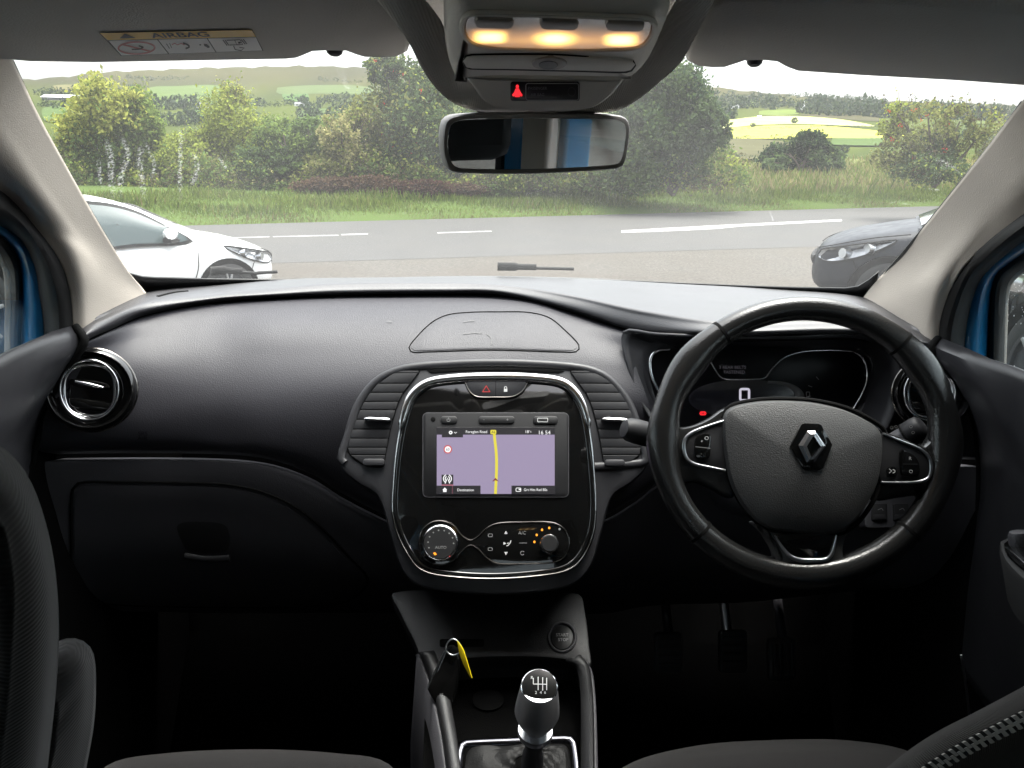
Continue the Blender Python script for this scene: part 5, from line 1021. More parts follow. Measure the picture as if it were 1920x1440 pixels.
FIELDS = [([(278, 166), (330, 162), (412, 161), (418, 172), (372, 186), (330, 197), (290, 197), (282, 182)], (.20, .28, .07)), ([(418, 176), (412, 192), (380, 196), (372, 188)], (.15, .23, .06)), ([(100, 161), (158, 161), (156, 170), (104, 170)], (.30, .26, .10)),
          ([(520, 165), (640, 160), (700, 166), (700, 178), (600, 176), (520, 176)], (.19, .25, .08)), ([(530, 177), (576, 176), (578, 190), (534, 188)], (.15, .26, .07)), ([(80, 205), (125, 203), (125, 225), (85, 228)], (.17, .25, .07)), ([(360, 208), (410, 205), (405, 218), (365, 220)], (.16, .25, .07)), ([(560, 210), (640, 206), (640, 222), (560, 224)], (.17, .24, .08)),
          ([(1352, 230), (1376, 225), (1430, 219), (1500, 219), (1560, 223), (1602, 229), (1640, 238), (1500, 234), (1400, 237), (1350, 242)], (.46, .44, .16)), ([(1350, 244), (1400, 239), (1470, 236), (1540, 237), (1640, 246), (1702, 254), (1690, 260), (1560, 261), (1440, 262), (1352, 259)], (.47, .42, .07)),
          ([(1424, 209), (1498, 207), (1496, 215), (1424, 216)], (.28, .36, .06)), ([(1395, 188), (1422, 187), (1420, 199), (1396, 198)], (.28, .36, .08)), ([(1560, 262), (1700, 261), (1740, 272), (1560, 274)], (.16, .24, .06)), ([(1330, 266), (1500, 272), (1520, 296), (1340, 300)], (.20, .18, .08)), ([(1500, 216), (1640, 217), (1650, 228), (1560, 222)], (.17, .15, .07)), ([(1800, 220), (1880, 222), (1880, 232), (1800, 230)], (.22, .27, .07))]
me = land.data; ca = me.attributes.new('tone', 'FLOAT_COLOR', 'POINT'); cols = []
for v in me.vertices:
    w_ = v.co + Vector((0, 40, -.8)); x, y = pix(w_)
    n1 = .5 + .5 * math.sin(x * .021 + 3 * math.sin(y * .05 + x * .007)) ; t_ = min(1, max(0, (w_.y - 500) / 800))
    c = np.array([.044 + .014 * n1, .058 + .014 * n1, .020]) * (1 - t_) + np.array([.040 + .012 * n1, .039 + .010 * n1, .019]) * t_
    if w_.y < 36: c = np.array([.065, .095, .028])
    elif w_.y < 110: c = np.array([.11 + .03 * n1, .12, .05])
    cols += [*c, 1]
ca.data.foreach_set('color', cols)
# fields lie as sheets a little above the land
def fieldmat(i, c): return mat('field cover %d' % i, c, .95, spec=.05, var=.16, vscale=.06)
def fieldsheet(poly, c, i):
    pc = (sum(p[0] for p in poly) / len(poly), sum(p[1] for p in poly) / len(poly)); pp = crom(poly, 50, True); rows = []
    for k in range(7):
        s = 1 - k / 7; rows.append([LAND.pt(pc[0] + (x - pc[0]) * s, pc[1] + (y - pc[1]) * s) + Vector((0, 0, .35)) for x, y in pp])
    vf = grid(rows, closed_u=True); vf[0].append(LAND.pt(*pc) + Vector((0, 0, .35))); k = len(vf[0]) - 1; m = 50
    return mk('field', (vf[0], vf[1] + [(k - m + j, k - m + (j + 1) % m, k) for j in range(m)]), fieldmat(i, c), land, smooth=True)
for i, (q, c) in enumerate(FIELDS): fieldsheet(q, [x * k_ for x, k_ in zip(c, (.70, .77, .75) if c[0] > .4 else (.30, .32, .30))], i)

def leaf_mesh(name, pts, size, tone, m, parent=None, flatness=0.0, aspect=1.0, base=None, up=None, width=.55):
    """many small leaf faces at pts; tone gives each its own colour"""
    n = len(pts); pts = np.asarray(pts, float); size = np.broadcast_to(np.asarray(size, float), (n,))
    a = NR.normal(size=(n, 3)); a[:, 2] *= (1 - flatness); a /= np.linalg.norm(a, axis=1)[:, None]
    if up is not None: a = up / np.linalg.norm(up, axis=1)[:, None]
    b = NR.normal(size=(n, 3)); b -= (b * a).sum(1)[:, None] * a; b /= np.linalg.norm(b, axis=1)[:, None]
    a = a * (size * aspect)[:, None]; b = b * size[:, None]
    if base is None: base = Vector((float(pts[:, 0].mean()), float(pts[:, 1].mean()), float(pts[:, 2].min())))
    q = np.stack([pts - a, pts - b * width + a * .1, pts + a, pts + b * width + a * .1], 1).reshape(-1, 3) - np.array(base)
    me = bpy.data.meshes.new(name); me.vertices.add(4 * n); me.loops.add(4 * n); me.polygons.add(n)
    me.vertices.foreach_set('co', q.ravel()); me.loops.foreach_set('vertex_index', np.arange(4 * n)); me.polygons.foreach_set('loop_start', np.arange(0, 4 * n, 4)); me.polygons.foreach_set('loop_total', np.full(n, 4))
    ca = me.attributes.new('tone', 'FLOAT_COLOR', 'FACE'); ca.data.foreach_set('color', np.hstack([tone, np.ones((n, 1))]).ravel()); me.materials.append(m); me.update(); me.validate()
    return link(name, me, parent, base)
def tones(n, cols, jit=.18, idx=None):
    c = np.array(cols)[NR.integers(0, len(cols), n) if idx is None else idx]; return np.clip(c * (1 + NR.normal(size=(n, 1)) * jit), .004, .9)
def plant(name, label, cat, blobs, n, leaf, cols, Y, stem=True, depth=.8, group=None, berries=0, bcol=(.55, .05, .03), gap=.0, sprigs=0):
    """blobs: (px, py, rx, ry, weight[, palette index]) ellipses of crown as seen; depth: how deep the crown is against its width"""
    ws = np.array([b[4] for b in blobs], float); ws /= ws.sum(); pts, idx = [], []
    b0 = min(blobs, key=lambda b: -b[1] - b[3]); bot = P(sum(b[0] for b in blobs) / len(blobs), max(b[1] + b[3] for b in blobs), Y)
    for b, w_ in zip(blobs, ws):
        k = int(n * w_); c = np.array(P(b[0], b[1], Y)); sx = b[2] / F * Y * 1.03; sz = b[3] / F * Y * 1.03
        ncl = max(6, int(k / 40)); d = NR.normal(size=(ncl, 3)); d /= np.linalg.norm(d, axis=1)[:, None]; rr = NR.uniform(.25, 1, (ncl, 1)) ** .5
        cc = d * rr * np.array([sx, sx * depth, sz]); per = k // ncl + 1
        p = np.repeat(cc, per, 0) + NR.normal(size=(ncl * per, 3)) * np.array([sx, sx * depth, sz]) * NR.uniform(.09, .17)
        pts.append(p + c + NR.normal(size=3) * np.array([0, .3, 0])); pal = b[5] if len(b) > 5 else None
        cl_tone = NR.integers(0, len(cols), ncl) if pal is None else np.full(ncl, pal); idx.append(np.where(NR.uniform(size=ncl * per) < .75, np.repeat(cl_tone, per), NR.integers(0, len(cols), ncl * per)))
    pts = np.vstack(pts); idx = np.concatenate(idx)
    t = thing(name, bot, label, cat, group)
    leaf_mesh('crown', pts, leaf * NR.uniform(.6, 1.4, len(pts)), tones(len(pts), cols, .2, idx), M['leaf'], t)
    if stem:
        tr = [];
        root = Vector((bot.x, bot.y, min(bot.z, LAND.pt(*pix(bot)).z if False else bot.z) - .1))
        for b in blobs:
            tip = P(b[0], b[1] - b[3] * .5, Y); mid = root.lerp(tip, .45) + Vector((R.uniform(-.2, .2), R.uniform(-.2, .2), .1))
            pth_ = [Vector(q) for q in crom([root, mid, tip], 8)]; tr.append(tube(pth_, [.055 * (1 - i / 8) + .010 for i in range(8)], seg=6))
            for _ in range(3):
                s = pth_[R.randint(3, 6)]; e = s + Vector((R.uniform(-1, 1) * b[2] / F * Y * .8, R.uniform(-.5, .5), R.uniform(.2, 1) * b[3] / F * Y * .7)); tr.append(tube([s, s.lerp(e, .5) + Vector((0, 0, .08)), e], [.022, .014, .006], seg=5))
        mk('trunk', join(*tr), M['bark'], t)
    if sprigs:   # thin shoots that stand out of the crown
        sp, sl, stt = [], [], []
        for _ in range(sprigs):
            b = blobs[R.randrange(len(blobs))]; a = R.uniform(-2.6, -.5); x, y = b[0] + math.cos(a) * b[2] * .9, b[1] + math.sin(a) * b[3] * .9; L = R.uniform(10, 34)
            p0, p1 = P(x, y + 8, Y), P(x + R.uniform(-8, 8), y - L, Y); stt.append(tube([p0, p0.lerp(p1, .5), p1], [.012, .009, .004], seg=4))
            for q in np.linspace(.15, 1, 14): sp.append(np.array(p0.lerp(p1, q)) + NR.normal(size=3) * .07); 
        leaf_mesh('shoot_leaves', np.array(sp), leaf * .8, tones(len(sp), cols, .2), M['leaf'], t); mk('shoots', join(*stt), M['bark'], t)
    if berries:
        bp_ = []
        for _ in range(berries):
            b = blobs[R.randrange(len(blobs))]; a = R.uniform(0, 6.3); r_ = R.uniform(.2, .95); c = np.array(P(b[0] + math.cos(a) * b[2] * r_, b[1] + math.sin(a) * b[3] * r_, Y - R.uniform(.1, .75) * b[2] / F * Y * depth))
            bp_ += [c + NR.normal(size=3) * .03 for _ in range(8)]
        leaf_mesh('berries', np.array(bp_), .026, tones(len(bp_), [bcol], .25), M['leaf'], t)
    return t
G1, G2, G3 = (.10, .15, .045), (.145, .20, .05), (.075, .11, .045)
YG, YY, OL = (.25, .29, .055), (.33, .34, .08), (.19, .20, .065)
GG = 'trees and bushes along the far roadside'
plant('willow_tree', 'yellow-green bushy tree on the left, above the white car', 'tree', [(215, 205, 58, 50, 1.2, 3), (160, 240, 50, 45, .8, 3), (262, 235, 42, 55, 1, 1), (205, 290, 80, 62, 1.7, 0), (130, 280, 28, 40, .4, 2), (290, 300, 30, 50, .5, 1), (215, 345, 80, 28, .6, 0)], 22000, 0.072, [G1, G2, OL, YY, YG], 27, group=GG, sprigs=10)
plant('sallow_bush', 'thin yellow-green bush with bare upright shoots, between the willow and the green shrub', 'bush', [(430, 235, 50, 62, 1, 1), (400, 290, 48, 50, .8, 2), (470, 270, 45, 60, .8, 1), (350, 320, 50, 40, .5, 0), (430, 195, 26, 36, .3, 3)], 10400, 0.061, [G2, YG, OL, YY], 28, group=GG, sprigs=22)
plant('green_bush', 'dense mid-green bush in the hedge, left of the rowan', 'bush', [(530, 270, 55, 46, 1, 1), (580, 265, 45, 42, .8, 0), (500, 305, 50, 36, .7, 2), (560, 320, 60, 32, .7, 0), (620, 310, 36, 36, .4, 1)], 14000, 0.065, [G1, G2, G3], 26.5, group=GG)
plant('elder_bush', 'pale green loose bush filling the hedge right of the willow', 'bush', [(345, 300, 50, 44, 1, 0), (310, 330, 40, 34, .7, 1), (390, 330, 46, 34, .7, 2), (360, 268, 26, 26, .4, 0)], 9000, .062, [YG, G2, OL, G1], 26.8, group=GG, sprigs=10)
plant('gorse_bush', 'olive and straw coloured thin bush between the green bush and the rowan', 'bush', [(640, 270, 40, 46, .8, 0), (610, 320, 46, 34, .8, 1), (665, 310, 36, 40, .7, 2), (680, 250, 26, 36, .4, 0)], 6500, .062, [(.30, .28, .12), OL, YG, G2], 26.2, group=GG, sprigs=16)
plant('rowan_tree', 'rowan tree with scattered red berries, left of the overhead console', 'tree', [(770, 165, 70, 62, 1.2, 0), (720, 130, 30, 26, .4, 0), (700, 235, 60, 58, .9, 1), (790, 245, 75, 70, 1.3, 0), (680, 295, 50, 45, .6, 2), (840, 300, 70, 50, 1, 0), (740, 320, 70, 36, .7, 2)], 25000, 0.072, [G3, OL, G1, YG], 27, berries=26, group=GG)
plant('alder_tree', 'tall green tree behind the rear-view mirror', 'tree', [(960, 190, 90, 60, 1, 0), (920, 270, 80, 70, 1, 1), (1040, 250, 90, 80, 1.2, 0), (1000, 330, 110, 32, .7, 1), (1110, 300, 70, 55, .7, 1)], 22000, 0.072, [G1, G2, G3, YG], 27.5, group=GG)
plant('ash_tree', 'large grey-green tree to the right of the mirror', 'tree', [(1230, 180, 70, 70, 1.2, 0), (1290, 190, 52, 56, 1, 2), (1310, 245, 42, 50, .7, 0), (1210, 260, 70, 70, 1.2, 0), (1280, 295, 50, 45, .7, 1), (1180, 320, 60, 40, .6, 1), (1335, 215, 20, 30, .2, 2)], 26000, 0.072, [G3, G1, (.06, .095, .05)], 26, group=GG)
plant('hawthorn_bush', 'dark round bush in the meadow on the right, below the yellow field', 'bush', [(1525, 275, 34, 28, 1, 0), (1480, 300, 40, 26, .9, 0), (1545, 305, 36, 28, .9, 1), (1450, 312, 24, 18, .3, 1)], 10400, 0.072, [(.025, .045, .020), G3, G1], 34, group=GG)
plant('rowan_tree', 'sparse rowan with many red berries, next to the right windscreen pillar', 'tree', [(1740, 240, 60, 45, .5, 1), (1700, 280, 48, 42, .6, 1), (1765, 290, 55, 42, 1, 0), (1730, 318, 60, 26, .8, 0), (1680, 225, 26, 30, .2, 2), (1800, 250, 40, 45, .4, 1), (1850, 260, 40, 50, .4, 1)], 11200, 0.058, [G3, OL, YG, (.10, .08, .05)], 25, berries=16, group=GG, sprigs=30)
plant('bramble_bush', 'low brown bramble patch at the hedge foot, below the rowan', 'bush', [(610, 352, 60, 18, 1, 0), (700, 350, 60, 17, 1, 0), (790, 354, 55, 15, 1, 1), (860, 358, 50, 12, .6, 0)], 10400, 0.050, [(.11, .07, .045), (.085, .045, .035), (.12, .10, .05)], 24.8, stem=False, depth=.3)
# unbroken undergrowth at the hedge foot
def scatter(pxs, pys, Ys, jit): return np.array([np.array(P(x, y, Y)) for x, y, Y in zip(pxs, pys, Ys)]) + NR.normal(size=(len(pxs), 3)) * jit
n = 26000; xx = NR.uniform(120, 1400, n); hh = NR.uniform(0, 1, n) ** 1.2; yy = 362 - hh * (46 + 22 * np.sin(xx * .02) + 14 * np.sin(xx * .057)) - (xx - 300) * .012
tag(leaf_mesh('undergrowth', scatter(xx, yy, NR.uniform(25.5, 27, n), .1), .06 * NR.uniform(.6, 1.4, n), tones(n, [G1, G2, OL, YG, (.13, .12, .06)], .2, (np.floor(2.5 + 2.4 * np.sin(xx * .031 + 2 * np.sin(yy * .08 + xx * .011)) + NR.normal(size=n) * .5) % 5).astype(int)), M['leaf']), 'tangled green and straw-coloured undergrowth along the hedge foot', 'undergrowth', kind='stuff')
# verge grass: upright blades on the bank
n = 60000; xs2 = NR.uniform(-17, 22, n); dd = NR.uniform(-.06, 1, n); dd = np.sign(dd) * np.abs(dd) ** 1.3 * 4.6
base_y = np.array([far_y(x) for x in xs2]) + .5 + dd; zz = ZR + np.interp(dd, [0, .35, 1.2, 2.6, 4.6], [0, .12, .22, .34, .42]); ht = (.04 + .07 * np.minimum(1, dd / 1.2)) * NR.uniform(.5, 1.5, n) * (1 + .6 * np.sin(xs2 * 1.3 + dd) * np.sin(xs2 * .37 + dd * 2))
pts = np.stack([xs2, base_y, zz + ht * .6], 1); up = np.stack([NR.normal(size=n) * .30, NR.normal(size=n) * .30, np.ones(n)], 1)
edge_ = dd < .35; pick = (np.sin(xs2 * .9 + dd * 2) + NR.normal(size=n) * .8 > .9).astype(int) + 2 * (NR.uniform(size=n) < .12)  # drifts of the darker green paint shade patches into the blade tones
tag(leaf_mesh('verge_grass', pts, ht, tones(n, [(.125, .165, .035), (.09, .13, .028), (.17, .18, .055), (.15, .13, .055)], .2, np.where(edge_ & (NR.uniform(size=n) < .6), 3, np.minimum(pick, 3))), M['leaf'], aspect=1.0, up=up, width=.10), 'bright green grass growing on the verge beyond the road', 'grass', kind='stuff')
n = 260; xx = np.concatenate([NR.normal(505, 55, n // 2), NR.uniform(330, 800, n // 2)]); yy = 392 + NR.normal(size=n) * 6
tag(leaf_mesh('wild_flowers', scatter(xx, yy, NR.uniform(24.2, 25, n), .05), .04, tones(n, [(.6, .45, .03)], .2), M['leaf']), 'small yellow wild flowers scattered in the verge grass on the left', 'flowers', kind='stuff')
n = 16000; xx = NR.uniform(1180, 2000, n); yy = 352 - NR.uniform(0, 1, n) ** 1.1 * (52 + 8 * np.sin(xx * .03)) - (xx - 1300) * .022
ht = NR.uniform(.06, .24, n)
tag(leaf_mesh('meadow_grass', scatter(xx, yy, 26.5 + (352 - yy) * .25, .1), ht, tones(n, [(.14, .17, .045), (.18, .175, .07), (.11, .15, .04), (.20, .17, .08)], .2), M['leaf'], up=np.stack([NR.normal(size=n) * .35, NR.normal(size=n) * .35, np.ones(n)], 1), width=.12), 'tall straw and green grass in the meadow on the right', 'grass', kind='stuff')
# far trees: hedgerows and woods that read as one mass each
def mass(name, label, spots, cols):
    pts, sz = [], []
    for x, y, w_, h_, k in spots:
        b = LAND.pt(x, y); Y = b.y; c = np.array(b) + np.array([0, 0, h_ / F * Y * .45]); s = np.array([w_, w_ * .8, h_ * .55]) / F * Y
        p = NR.normal(size=(k, 3)); p /= np.linalg.norm(p, axis=1)[:, None]; p *= NR.uniform(.3, 1, (k, 1)) ** .5; pts.append(c + p * s); sz += [h_ / F * Y * .17] * k
    pts = np.vstack(pts); return tag(leaf_mesh(name, pts, np.array(sz) * NR.uniform(.6, 1.3, len(sz)), tones(len(pts), cols, .16), M['leaf']), label, 'woods', kind='stuff')
DG = [(.045, .065, .035), (.055, .075, .04), (.04, .058, .038)]
sp = []
for x0, y0, x1, y1, k, w_, h_ in ((75, 180, 260, 178, 26, 9, 14), (290, 205, 380, 205, 18, 11, 20), (300, 235, 480, 232, 26, 14, 22), (330, 188, 420, 178, 10, 6, 6), (470, 200, 680, 196, 24, 10, 14), (560, 222, 700, 218, 20, 12, 22), (600, 190, 700, 180, 12, 8, 10), (80, 200, 130, 205, 8, 10, 14), (240, 150, 360, 148, 12, 7, 6), (600, 150, 690, 158, 8, 6, 5), (420, 255, 700, 260, 26, 18, 26)):
    for i in range(k): u = (i + R.uniform(-.4, .4)) / k; sp.append((x0 + (x1 - x0) * u, y0 + (y1 - y0) * u + R.uniform(-3, 3), w_ * R.uniform(.6, 1.4), h_ * R.uniform(.5, 1.4), 42))
mass('hillside_woods', 'distant dark hedgerows and woods on the hillside at the left', sp, DG)
sp = []
for x0, y0, x1, y1, k, w_, h_ in ((1330, 200, 1460, 205, 22, 11, 18), (1340, 186, 1460, 190, 18, 9, 14), (1440, 200, 1660, 206, 40, 10, 18), (1500, 214, 1700, 222, 34, 11, 20), (1640, 218, 1960, 230, 40, 14, 24), (1700, 205, 1960, 216, 26, 11, 14), (1345, 244, 1640, 238, 30, 6, 4), (1640, 238, 1720, 254, 8, 6, 5), (1345, 262, 1560, 264, 20, 10, 8), (1330, 216, 1380, 224, 8, 14, 22), (1690, 262, 1950, 268, 20, 16, 18), (1330, 296, 1420, 302, 8, 14, 14), (1460, 181, 1650, 190, 26, 7, 7)):
    for i in range(k): u = (i + R.uniform(-.4, .4)) / k; sp.append((x0 + (x1 - x0) * u, y0 + (y1 - y0) * u + R.uniform(-2, 2), w_ * R.uniform(.6, 1.4), h_ * R.uniform(.5, 1.4), 42))
mass('valley_woods', 'distant grey-green woods and hedgerows in the valley at the right', sp, DG)
for lab_, x, y, w_, h_ in (('small lone tree on the hedge line in the yellow field, towards the woods', 1489, 233, 6, 11), ('small round bush at the upper left of the yellow field', 1411, 240, 5, 8), ('small dark bush at the right end of the yellow field', 1582, 290, 9, 16)):
    b = LAND.pt(x, y); t = thing('field_tree', b, lab_, 'tree', 'small trees in the far fields'); s = np.array([w_, w_, h_ * .5]) / F * b.y
    p = NR.normal(size=(260, 3)); p /= np.linalg.norm(p, axis=1)[:, None]; p *= NR.uniform(.3, 1, (260, 1)) ** .5
    leaf_mesh('crown', p * s + np.array(b) + np.array([0, 0, s[2] * 1.2]), s[2] * .22, tones(260, DG, .2), M['leaf'], t); mk('trunk', tube([b, b + Vector((0, 0, float(s[2])))], [.03 * b.y / 100, .02 * b.y / 100], seg=6), M['bark'], t)
# farm buildings
M['wallw'] = mat('white render', (.70, .70, .68), .8); M['slate'] = mat('grey slate', (.12, .12, .13), .7); M['barn'] = mat('pale barn sheet', (.50, .50, .52), .6); M['pane'] = mat('dark pane', (.02, .02, .025), .1)
def house(name, label, x, y, wpx, hpx, wallm, roofm, roof=.45, chim=True, wins=2, cat='house'):
    b = LAND.pt(x, y); k = b.y / F; w_, h_ = wpx * k, hpx * k; d_ = w_ * .5; t = thing(name, b, label, cat, None)
    hw = h_ * (1 - roof); bx = lambda x0, x1, y0, y1, z0, z1: box(b.x + x0, b.x + x1, b.y + y0, b.y + y1, b.z + z0, b.z + z1)
    mk('wall', bx(-w_ / 2, w_ / 2, 0, d_, -h_ * .3, hw), wallm, t, smooth=False)
    q = [Vector((b.x + sx * w_ * .53, b.y + yy_, b.z + zz_)) for sx in (-1, 1) for yy_, zz_ in ((-d_ * .06, hw * .98), (d_ / 2, h_), (d_ * 1.06, hw * .98))]
    rf = mk('roof', (q, [(0, 1, 4, 3), (1, 2, 5, 4), (0, 2, 1), (3, 4, 5), (0, 3, 5, 2)]), roofm, t, smooth=False)
    if chim: mk('chimney', bx(w_ * .32, w_ * .42, d_ * .4, d_ * .6, h_ * .9, h_ * 1.2), wallm, rf, smooth=False)
    for i in range(wins):
        c = -w_ / 2 + w_ * (i + .5) / wins; mk('window', bx(c - w_ * .06, c + w_ * .06, -.12, .02, hw * .35, hw * .75), M['pane'], t, smooth=False)
house('farmhouse', 'white farmhouse among trees on the hillside, right of the willow', 378, 203, 20, 10, M['wallw'], M['slate'])
house('cottage', 'long low white cottage below a bright green field on the left hillside', 566, 199, 26, 7, M['wallw'], M['slate'], .5, True, 3)
house('barn', 'long pale-roofed barn by the left windscreen pillar', 110, 188, 60, 10, M['slate'], M['barn'], .5, False, 0, 'barn')
house('farmhouse', 'white gabled house above the yellow fields, towards the far woods', 1504, 206, 8, 12, M['wallw'], M['wallw'], .5)
house('cottage', 'small white cottage at the woods edge, right of the ash tree', 1378, 204, 14, 6, M['wallw'], M['slate'], .4, True, 2)
house('barn', 'pale barn with rounded roof behind the right-hand rowan', 1717, 214, 18, 9, M['barn'], M['barn'], .6, False, 0, 'barn')
house('cottage', 'tiny pale cottage in the left of the yellow field', 1424, 221, 7, 4, M['wallw'], M['wallw'], .4, False, 1)

# ---------------------------------------------------------------- parked cars
def hatch(label, pos, yaw, paint, k=1.0, glassm=None, rimm=None, droop=0.0):
    t = thing('parked_car', pos, label, 'car', 'cars parked in the row'); T = Matrix.Translation(pos) @ Matrix.Rotation(yaw, 4, 'Z') @ Matrix.Scale(k, 4)
    tv = lambda l: [T @ Vector(v) for v in l]
    st = [(-2.08, .45, .62, .70), (-2.0, .32, .92, .80), (-1.6, .25, .96, .88), (-.8, .22, .96, .89), (0, .22, .955, .89), (.6, .22, .965, .89), (1.0, .22, .97, .885), (1.4, .24, .90, .865), (1.7, .26, .83, .81), (1.92, .28, .74, .70), (2.03, .32, .65, .52), (2.07, .40, .55, .36)]
    st = crom(st, 44); rows = []
    for x, zb, zt, w_ in st:
        h = zt - zb
        half = [(0, zb), (w_ * .86, zb), (w_ * .97, zb + h * .14), (w_, zb + h * .42), (w_ * 1.0, zb + h * .66), (w_ * .975, zb + h * .80), (w_ * .93, zb + h * .92), (w_ * .80, zt - .012), (w_ * .5, zt + .018), (0, zt + .028)]
        rows.append([(x, y, z) for y, z in crom(half, 22)] + [(x, -y, z) for y, z in crom(half, 22)[::-1][1:-1]])
    vf = grid([tv(r) for r in rows], closed_u=True); n_ = len(rows[0]); vf = (vf[0], vf[1] + [tuple(range(n_))[::-1], tuple((len(rows) - 1) * n_ + i for i in range(n_))])
    mk('body', vf, paint, t, auto=50)
    gs = crom([(-1.95, .93, .80, .78), (-1.72, 1.22, .83, .66), (-1.3, 1.40, .84, .60), (-.6, 1.465, .845, .585), (0, 1.45, .845, .58), (.35, 1.36, .84, .60), (.7, 1.19, .83, .66), (1.12, .975, .78, .74)], 30); rows = []
    for x, zr, wb, wt in gs:
        half = [(wb, .93), (wb * .5 + wt * .5 + .03, .93 + (zr - .93) * .5), (wt, zr - .05 * min(1, (zr - .93) * 3)), (wt * .8, zr - .012), (0, zr)]
        hh = crom(half, 14); rows.append([(x, y, z) for y, z in hh] + [(x, -y, z) for y, z in hh[::-1][1:]])
    mk('roof', grid([tv(r) for r in rows]), paint, t, auto=60)
    GSf = np.array(gs)
    def side(x, z, s, out):
        zr, wb, wt = (np.interp(x, GSf[:, 0], GSf[:, i]) for i in (1, 2, 3)); u = min(1, max(0, (z - .93) / max(.05, zr - .93))); half = np.array(crom([(wb, .93), (wb * .5 + wt * .5 + .03, .93 + (zr - .93) * .5), (wt, zr - .05)], 14)); w_ = np.interp(z, half[:, 1], half[:, 0]); return (x, s * (w_ + out), z)
    for s in (-1, 1):
        for o in ([(-1.45, .985), (-.72, .965), (-.70, 1.39), (-1.15, 1.34), (-1.42, 1.22)], [(-.62, .965), (.28, .95), (.86, .955), (.62, 1.13), (.30, 1.30), (-.05, 1.385), (-.62, 1.395)]):
            fr_o = crom([(x + (x + .3) * .05, z + (z - 1.15) * .16) for x, z in o], 40, True); pn = crom(o, 40, True); c = (sum(p[0] for p in o) / len(o), 1.17)
            f = mk('window_surround', grid([tv([side(c[0] + (x - c[0]) * q, c[1] + (z - c[1]) * q, s, .012) for x, z in fr_o]) for q in (1, .75, .5, .25, .02)], closed_u=True), M['rubber'], t)
            mk('side_window', grid([tv([side(c[0] + (x - c[0]) * q, c[1] + (z - c[1]) * q, s, .018) for x, z in pn]) for q in (1, .75, .5, .25, .02)], closed_u=True), glassm, t)
        mk('door_mirror', tube(tv([(.66, s * .84, 1.0), (.62, s * .97, 1.05), (.60, s * 1.06, 1.06)]), [.03 * k, .085 * k, .06 * k], [.03 * k, .075 * k, .06 * k], seg=14), paint, t)
        mk('mirror_base', tube(tv([(.72, s * .80, .96), (.62, s * .95, .985), (.55, s * 1.04, .99)]), [.055 * k, .075 * k, .05 * k], [.03 * k, .05 * k, .04 * k], seg=12), M['rubber'], t)
        hl = [(1.28, .80, .845), (1.50, .84, .815), (1.78, .79, .75), (1.97, .60, .685), (1.99, .56, .60), (1.86, .72, .585), (1.66, .815, .64), (1.45, .855, .735)]
        hc = np.mean(hl, 0); rows = []
        for q in (1.0, .8, .5, .2): rows.append(tv([((hc + (np.array(p) - hc) * q) + np.array([.02, .03, .012]) * (1.2 - q * .4)) * np.array([1, s, 1]) for p in crom(hl, 30, True)]))
        h_ = mk('headlight', grid(rows, closed_u=True), M['lampglass'], t)
        mk('headlight_rim', tube(tv([(np.array(p) + np.array([.012, .022, .006])) * np.array([1, s, 1]) for p in crom(hl, 40, True)]), .008 * k, closed=True, seg=6), M['rubber'], h_)
        for cx_ in (1.72, 1.5): mk('reflector', tube(tv([(cx_, s * (.79 if cx_ > 1.6 else .83), .69 if cx_ > 1.6 else .755), (cx_ + .05, s * (.845 if cx_ > 1.6 else .873), .695 if cx_ > 1.6 else .76)]), .05 * k, seg=12), M['satin'], h_)
        bl = [(1.18, s * .84, .905), (1.5, s * .83, .85), (1.8, s * .74, .765), (1.98, s * .56, .70), (2.04, s * .3, .665)]
        mk('bonnet_gap', tube(tv([(np.array(p) + np.array([0, s * .012, .012])) for p in crom(bl, 20)]), .005 * k, seg=5), M['joint'], t)
        mk('wing_gap', tube(tv([(1.66, s * .845, .63), (1.60, s * .868, .50), (1.55, s * .868, .36)]), .005 * k, seg=5), M['joint'], t)
        mk('door_gap', tube(tv(crom([(.95, s * .887, .86), (.93, s * .896, .6), (.80, s * .885, .3)], 10)), .005 * k, seg=5), M['joint'], t)
        for x in (1.30, -1.28):
            c = T @ Vector((x, s * .80, .32)); ax_ = (T.to_3x3() @ Vector((0, s, 0))).normalized()
            mk('wheel_arch', lathe(c, ax_, [(.39 * k, .0), (.385 * k, .101 * k), (.36 * k, .104 * k), (.1 * k, .06 * k)], 40), M['joint'], t)
            wl = mk('wheel', lathe(c + ax_ * (.012 * k), ax_, [(.20 * k, .02 * k), (.22 * k, .10 * k), (.29 * k, .105 * k), (.318 * k, .085 * k), (.32 * k, .0)], 40), M['tyre'], t)
            mk('rim', lathe(c + ax_ * (.012 * k), ax_, [(.225 * k, .085 * k), (.222 * k, .108 * k), (.205 * k, .104 * k), (.195 * k, .06 * k), (.03 * k, .05 * k)], 40), M['rimdark'], wl)
            u = (T.to_3x3() @ Vector((1, 0, 0))).normalized(); vv = ax_.cross(u)
            for i in range(5):
                for d_ in (-.17, .17):
                    a = 2 * math.pi * i / 5 + .3; e = a + d_
                    mk('spoke', tube([c + ax_ * (.105 * k) + (u * math.cos(a) + vv * math.sin(a)) * .03 * k, c + ax_ * (.112 * k) + (u * math.cos(e) + vv * math.sin(e)) * .21 * k], [.016 * k, .013 * k], [.010 * k] * 2, ref=ax_, seg=8), rimm, wl)
    ws = [(.46, 1.325), (.75, 1.17), (1.08, 1.0)]
    mk('windscreen', grid([tv([(x + .02, y * (.50 + (1.325 - z) * .45), z + .014 - .02 * y * y) for y in (-1, -.5, 0, .5, 1)]) for x, z in crom(ws, 8)]), glassm, t)
    mk('grille', tube(tv([(2.05, -.42, .56), (2.08, -.2, .56), (2.085, 0, .56), (2.08, .2, .56), (2.05, .42, .56)]), .03 * k, .05 * k, seg=8), M['rubber'], t)
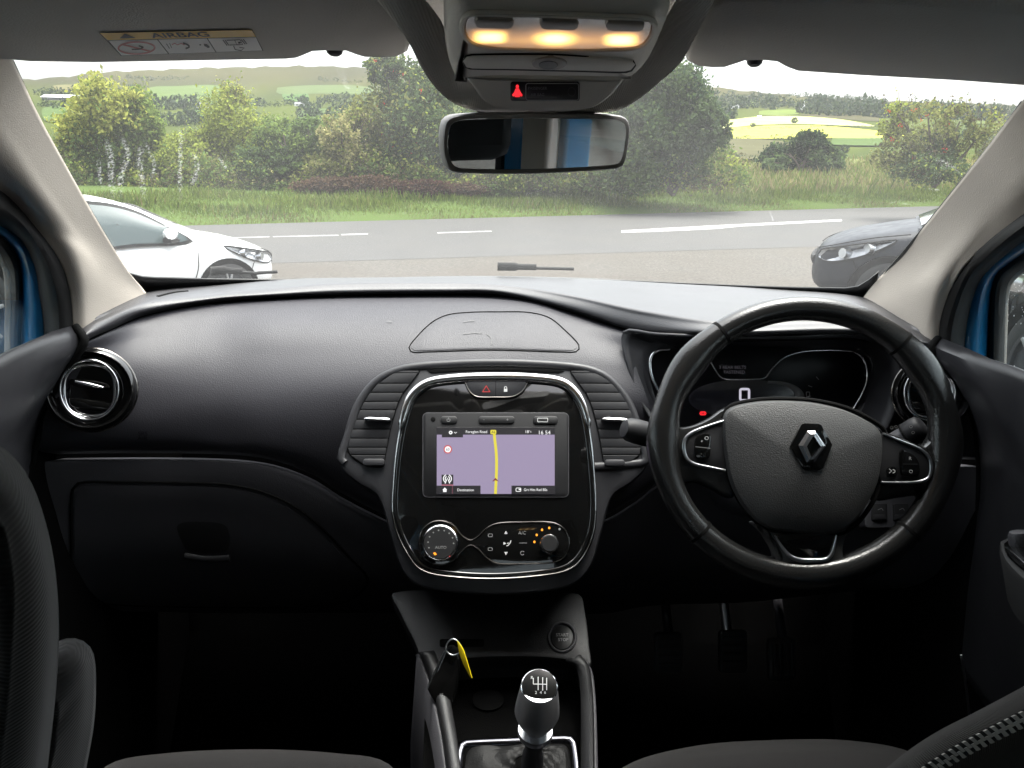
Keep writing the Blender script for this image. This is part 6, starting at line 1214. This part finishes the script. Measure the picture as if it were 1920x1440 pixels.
    return t
M['lampglass'] = mat('headlight lens', (.40, .41, .43), .12, spec=.6, coat=.5, metal=.2, var=.5, vscale=9); M['tyre'] = mat('tyre rubber', (.02, .02, .02), .8); M['rimdark'] = mat('dark wheel barrel', (.05, .05, .055), .5)
M['alloy'] = mat('silver alloy', (.52, .53, .55), .3, metal=.8); M['whitecar'] = mat('white car paint', (.78, .78, .77), .25, coat=.6); M['greycar'] = mat('wet dark grey paint', (.012, .014, .019), .40, spec=.12, coat=.0, rvar=.06)
M['carglass'] = mat('car window', (.045, .065, .065), .08, spec=.4, coat=.15)
hatch('white hatchback parked ahead on the left, nose towards the road', Vector((-5.156, 9.884, -.88)), math.radians(39.9), M['whitecar'], 1.0, M['carglass'], M['alloy'])
hatch('wet dark grey car parked ahead on the right, headlight showing', Vector((5.231, 8.119, -.39)), math.radians(155.7), M['greycar'], 1.0, M['carglass'], M['alloy'])
hatch('black wet car close by on the right, seen through the driver door window', Vector((3.38, 2.35, .0)), math.radians(90), M['greycar'], 1.0, M['carglass'], M['alloy'])
hatch('silver-wheeled white car seen through the passenger door window at the left edge', Vector((-3.9, 3.1, .0)), math.radians(90), M['whitecar'], 1.0, M['carglass'], M['alloy'])

# ---------------------------------------------------------------- thin damp air that pales the far hills
zl = min((land.matrix_world.translation + v.co).z if False else v.co.z + W['hillside'].z for v in me.vertices); zh = max(v.co.z + W['hillside'].z for v in me.vertices)
xm = max(abs(v.co.x) for v in me.vertices)
hm = bpy.data.materials.new('haze'); hm.use_nodes = True; t_ = hm.node_tree; t_.nodes.clear(); o_ = t_.nodes.new('ShaderNodeOutputMaterial'); pv = t_.nodes.new('ShaderNodeVolumePrincipled')
pv.inputs['Color'].default_value = (.93, .95, .97, 1); pv.inputs['Density'].default_value = .00006; pv.inputs['Anisotropy'].default_value = .2; t_.links.new(pv.outputs[0], o_.inputs['Volume'])
hz_ = mk('haze', box(-xm - 60, xm + 60, -70, 2200, min(zl, -1) - 1.5, zh + 14), hm, None, smooth=False); tag(hz_, 'thin pale haze over the valley', 'haze', kind='stuff')
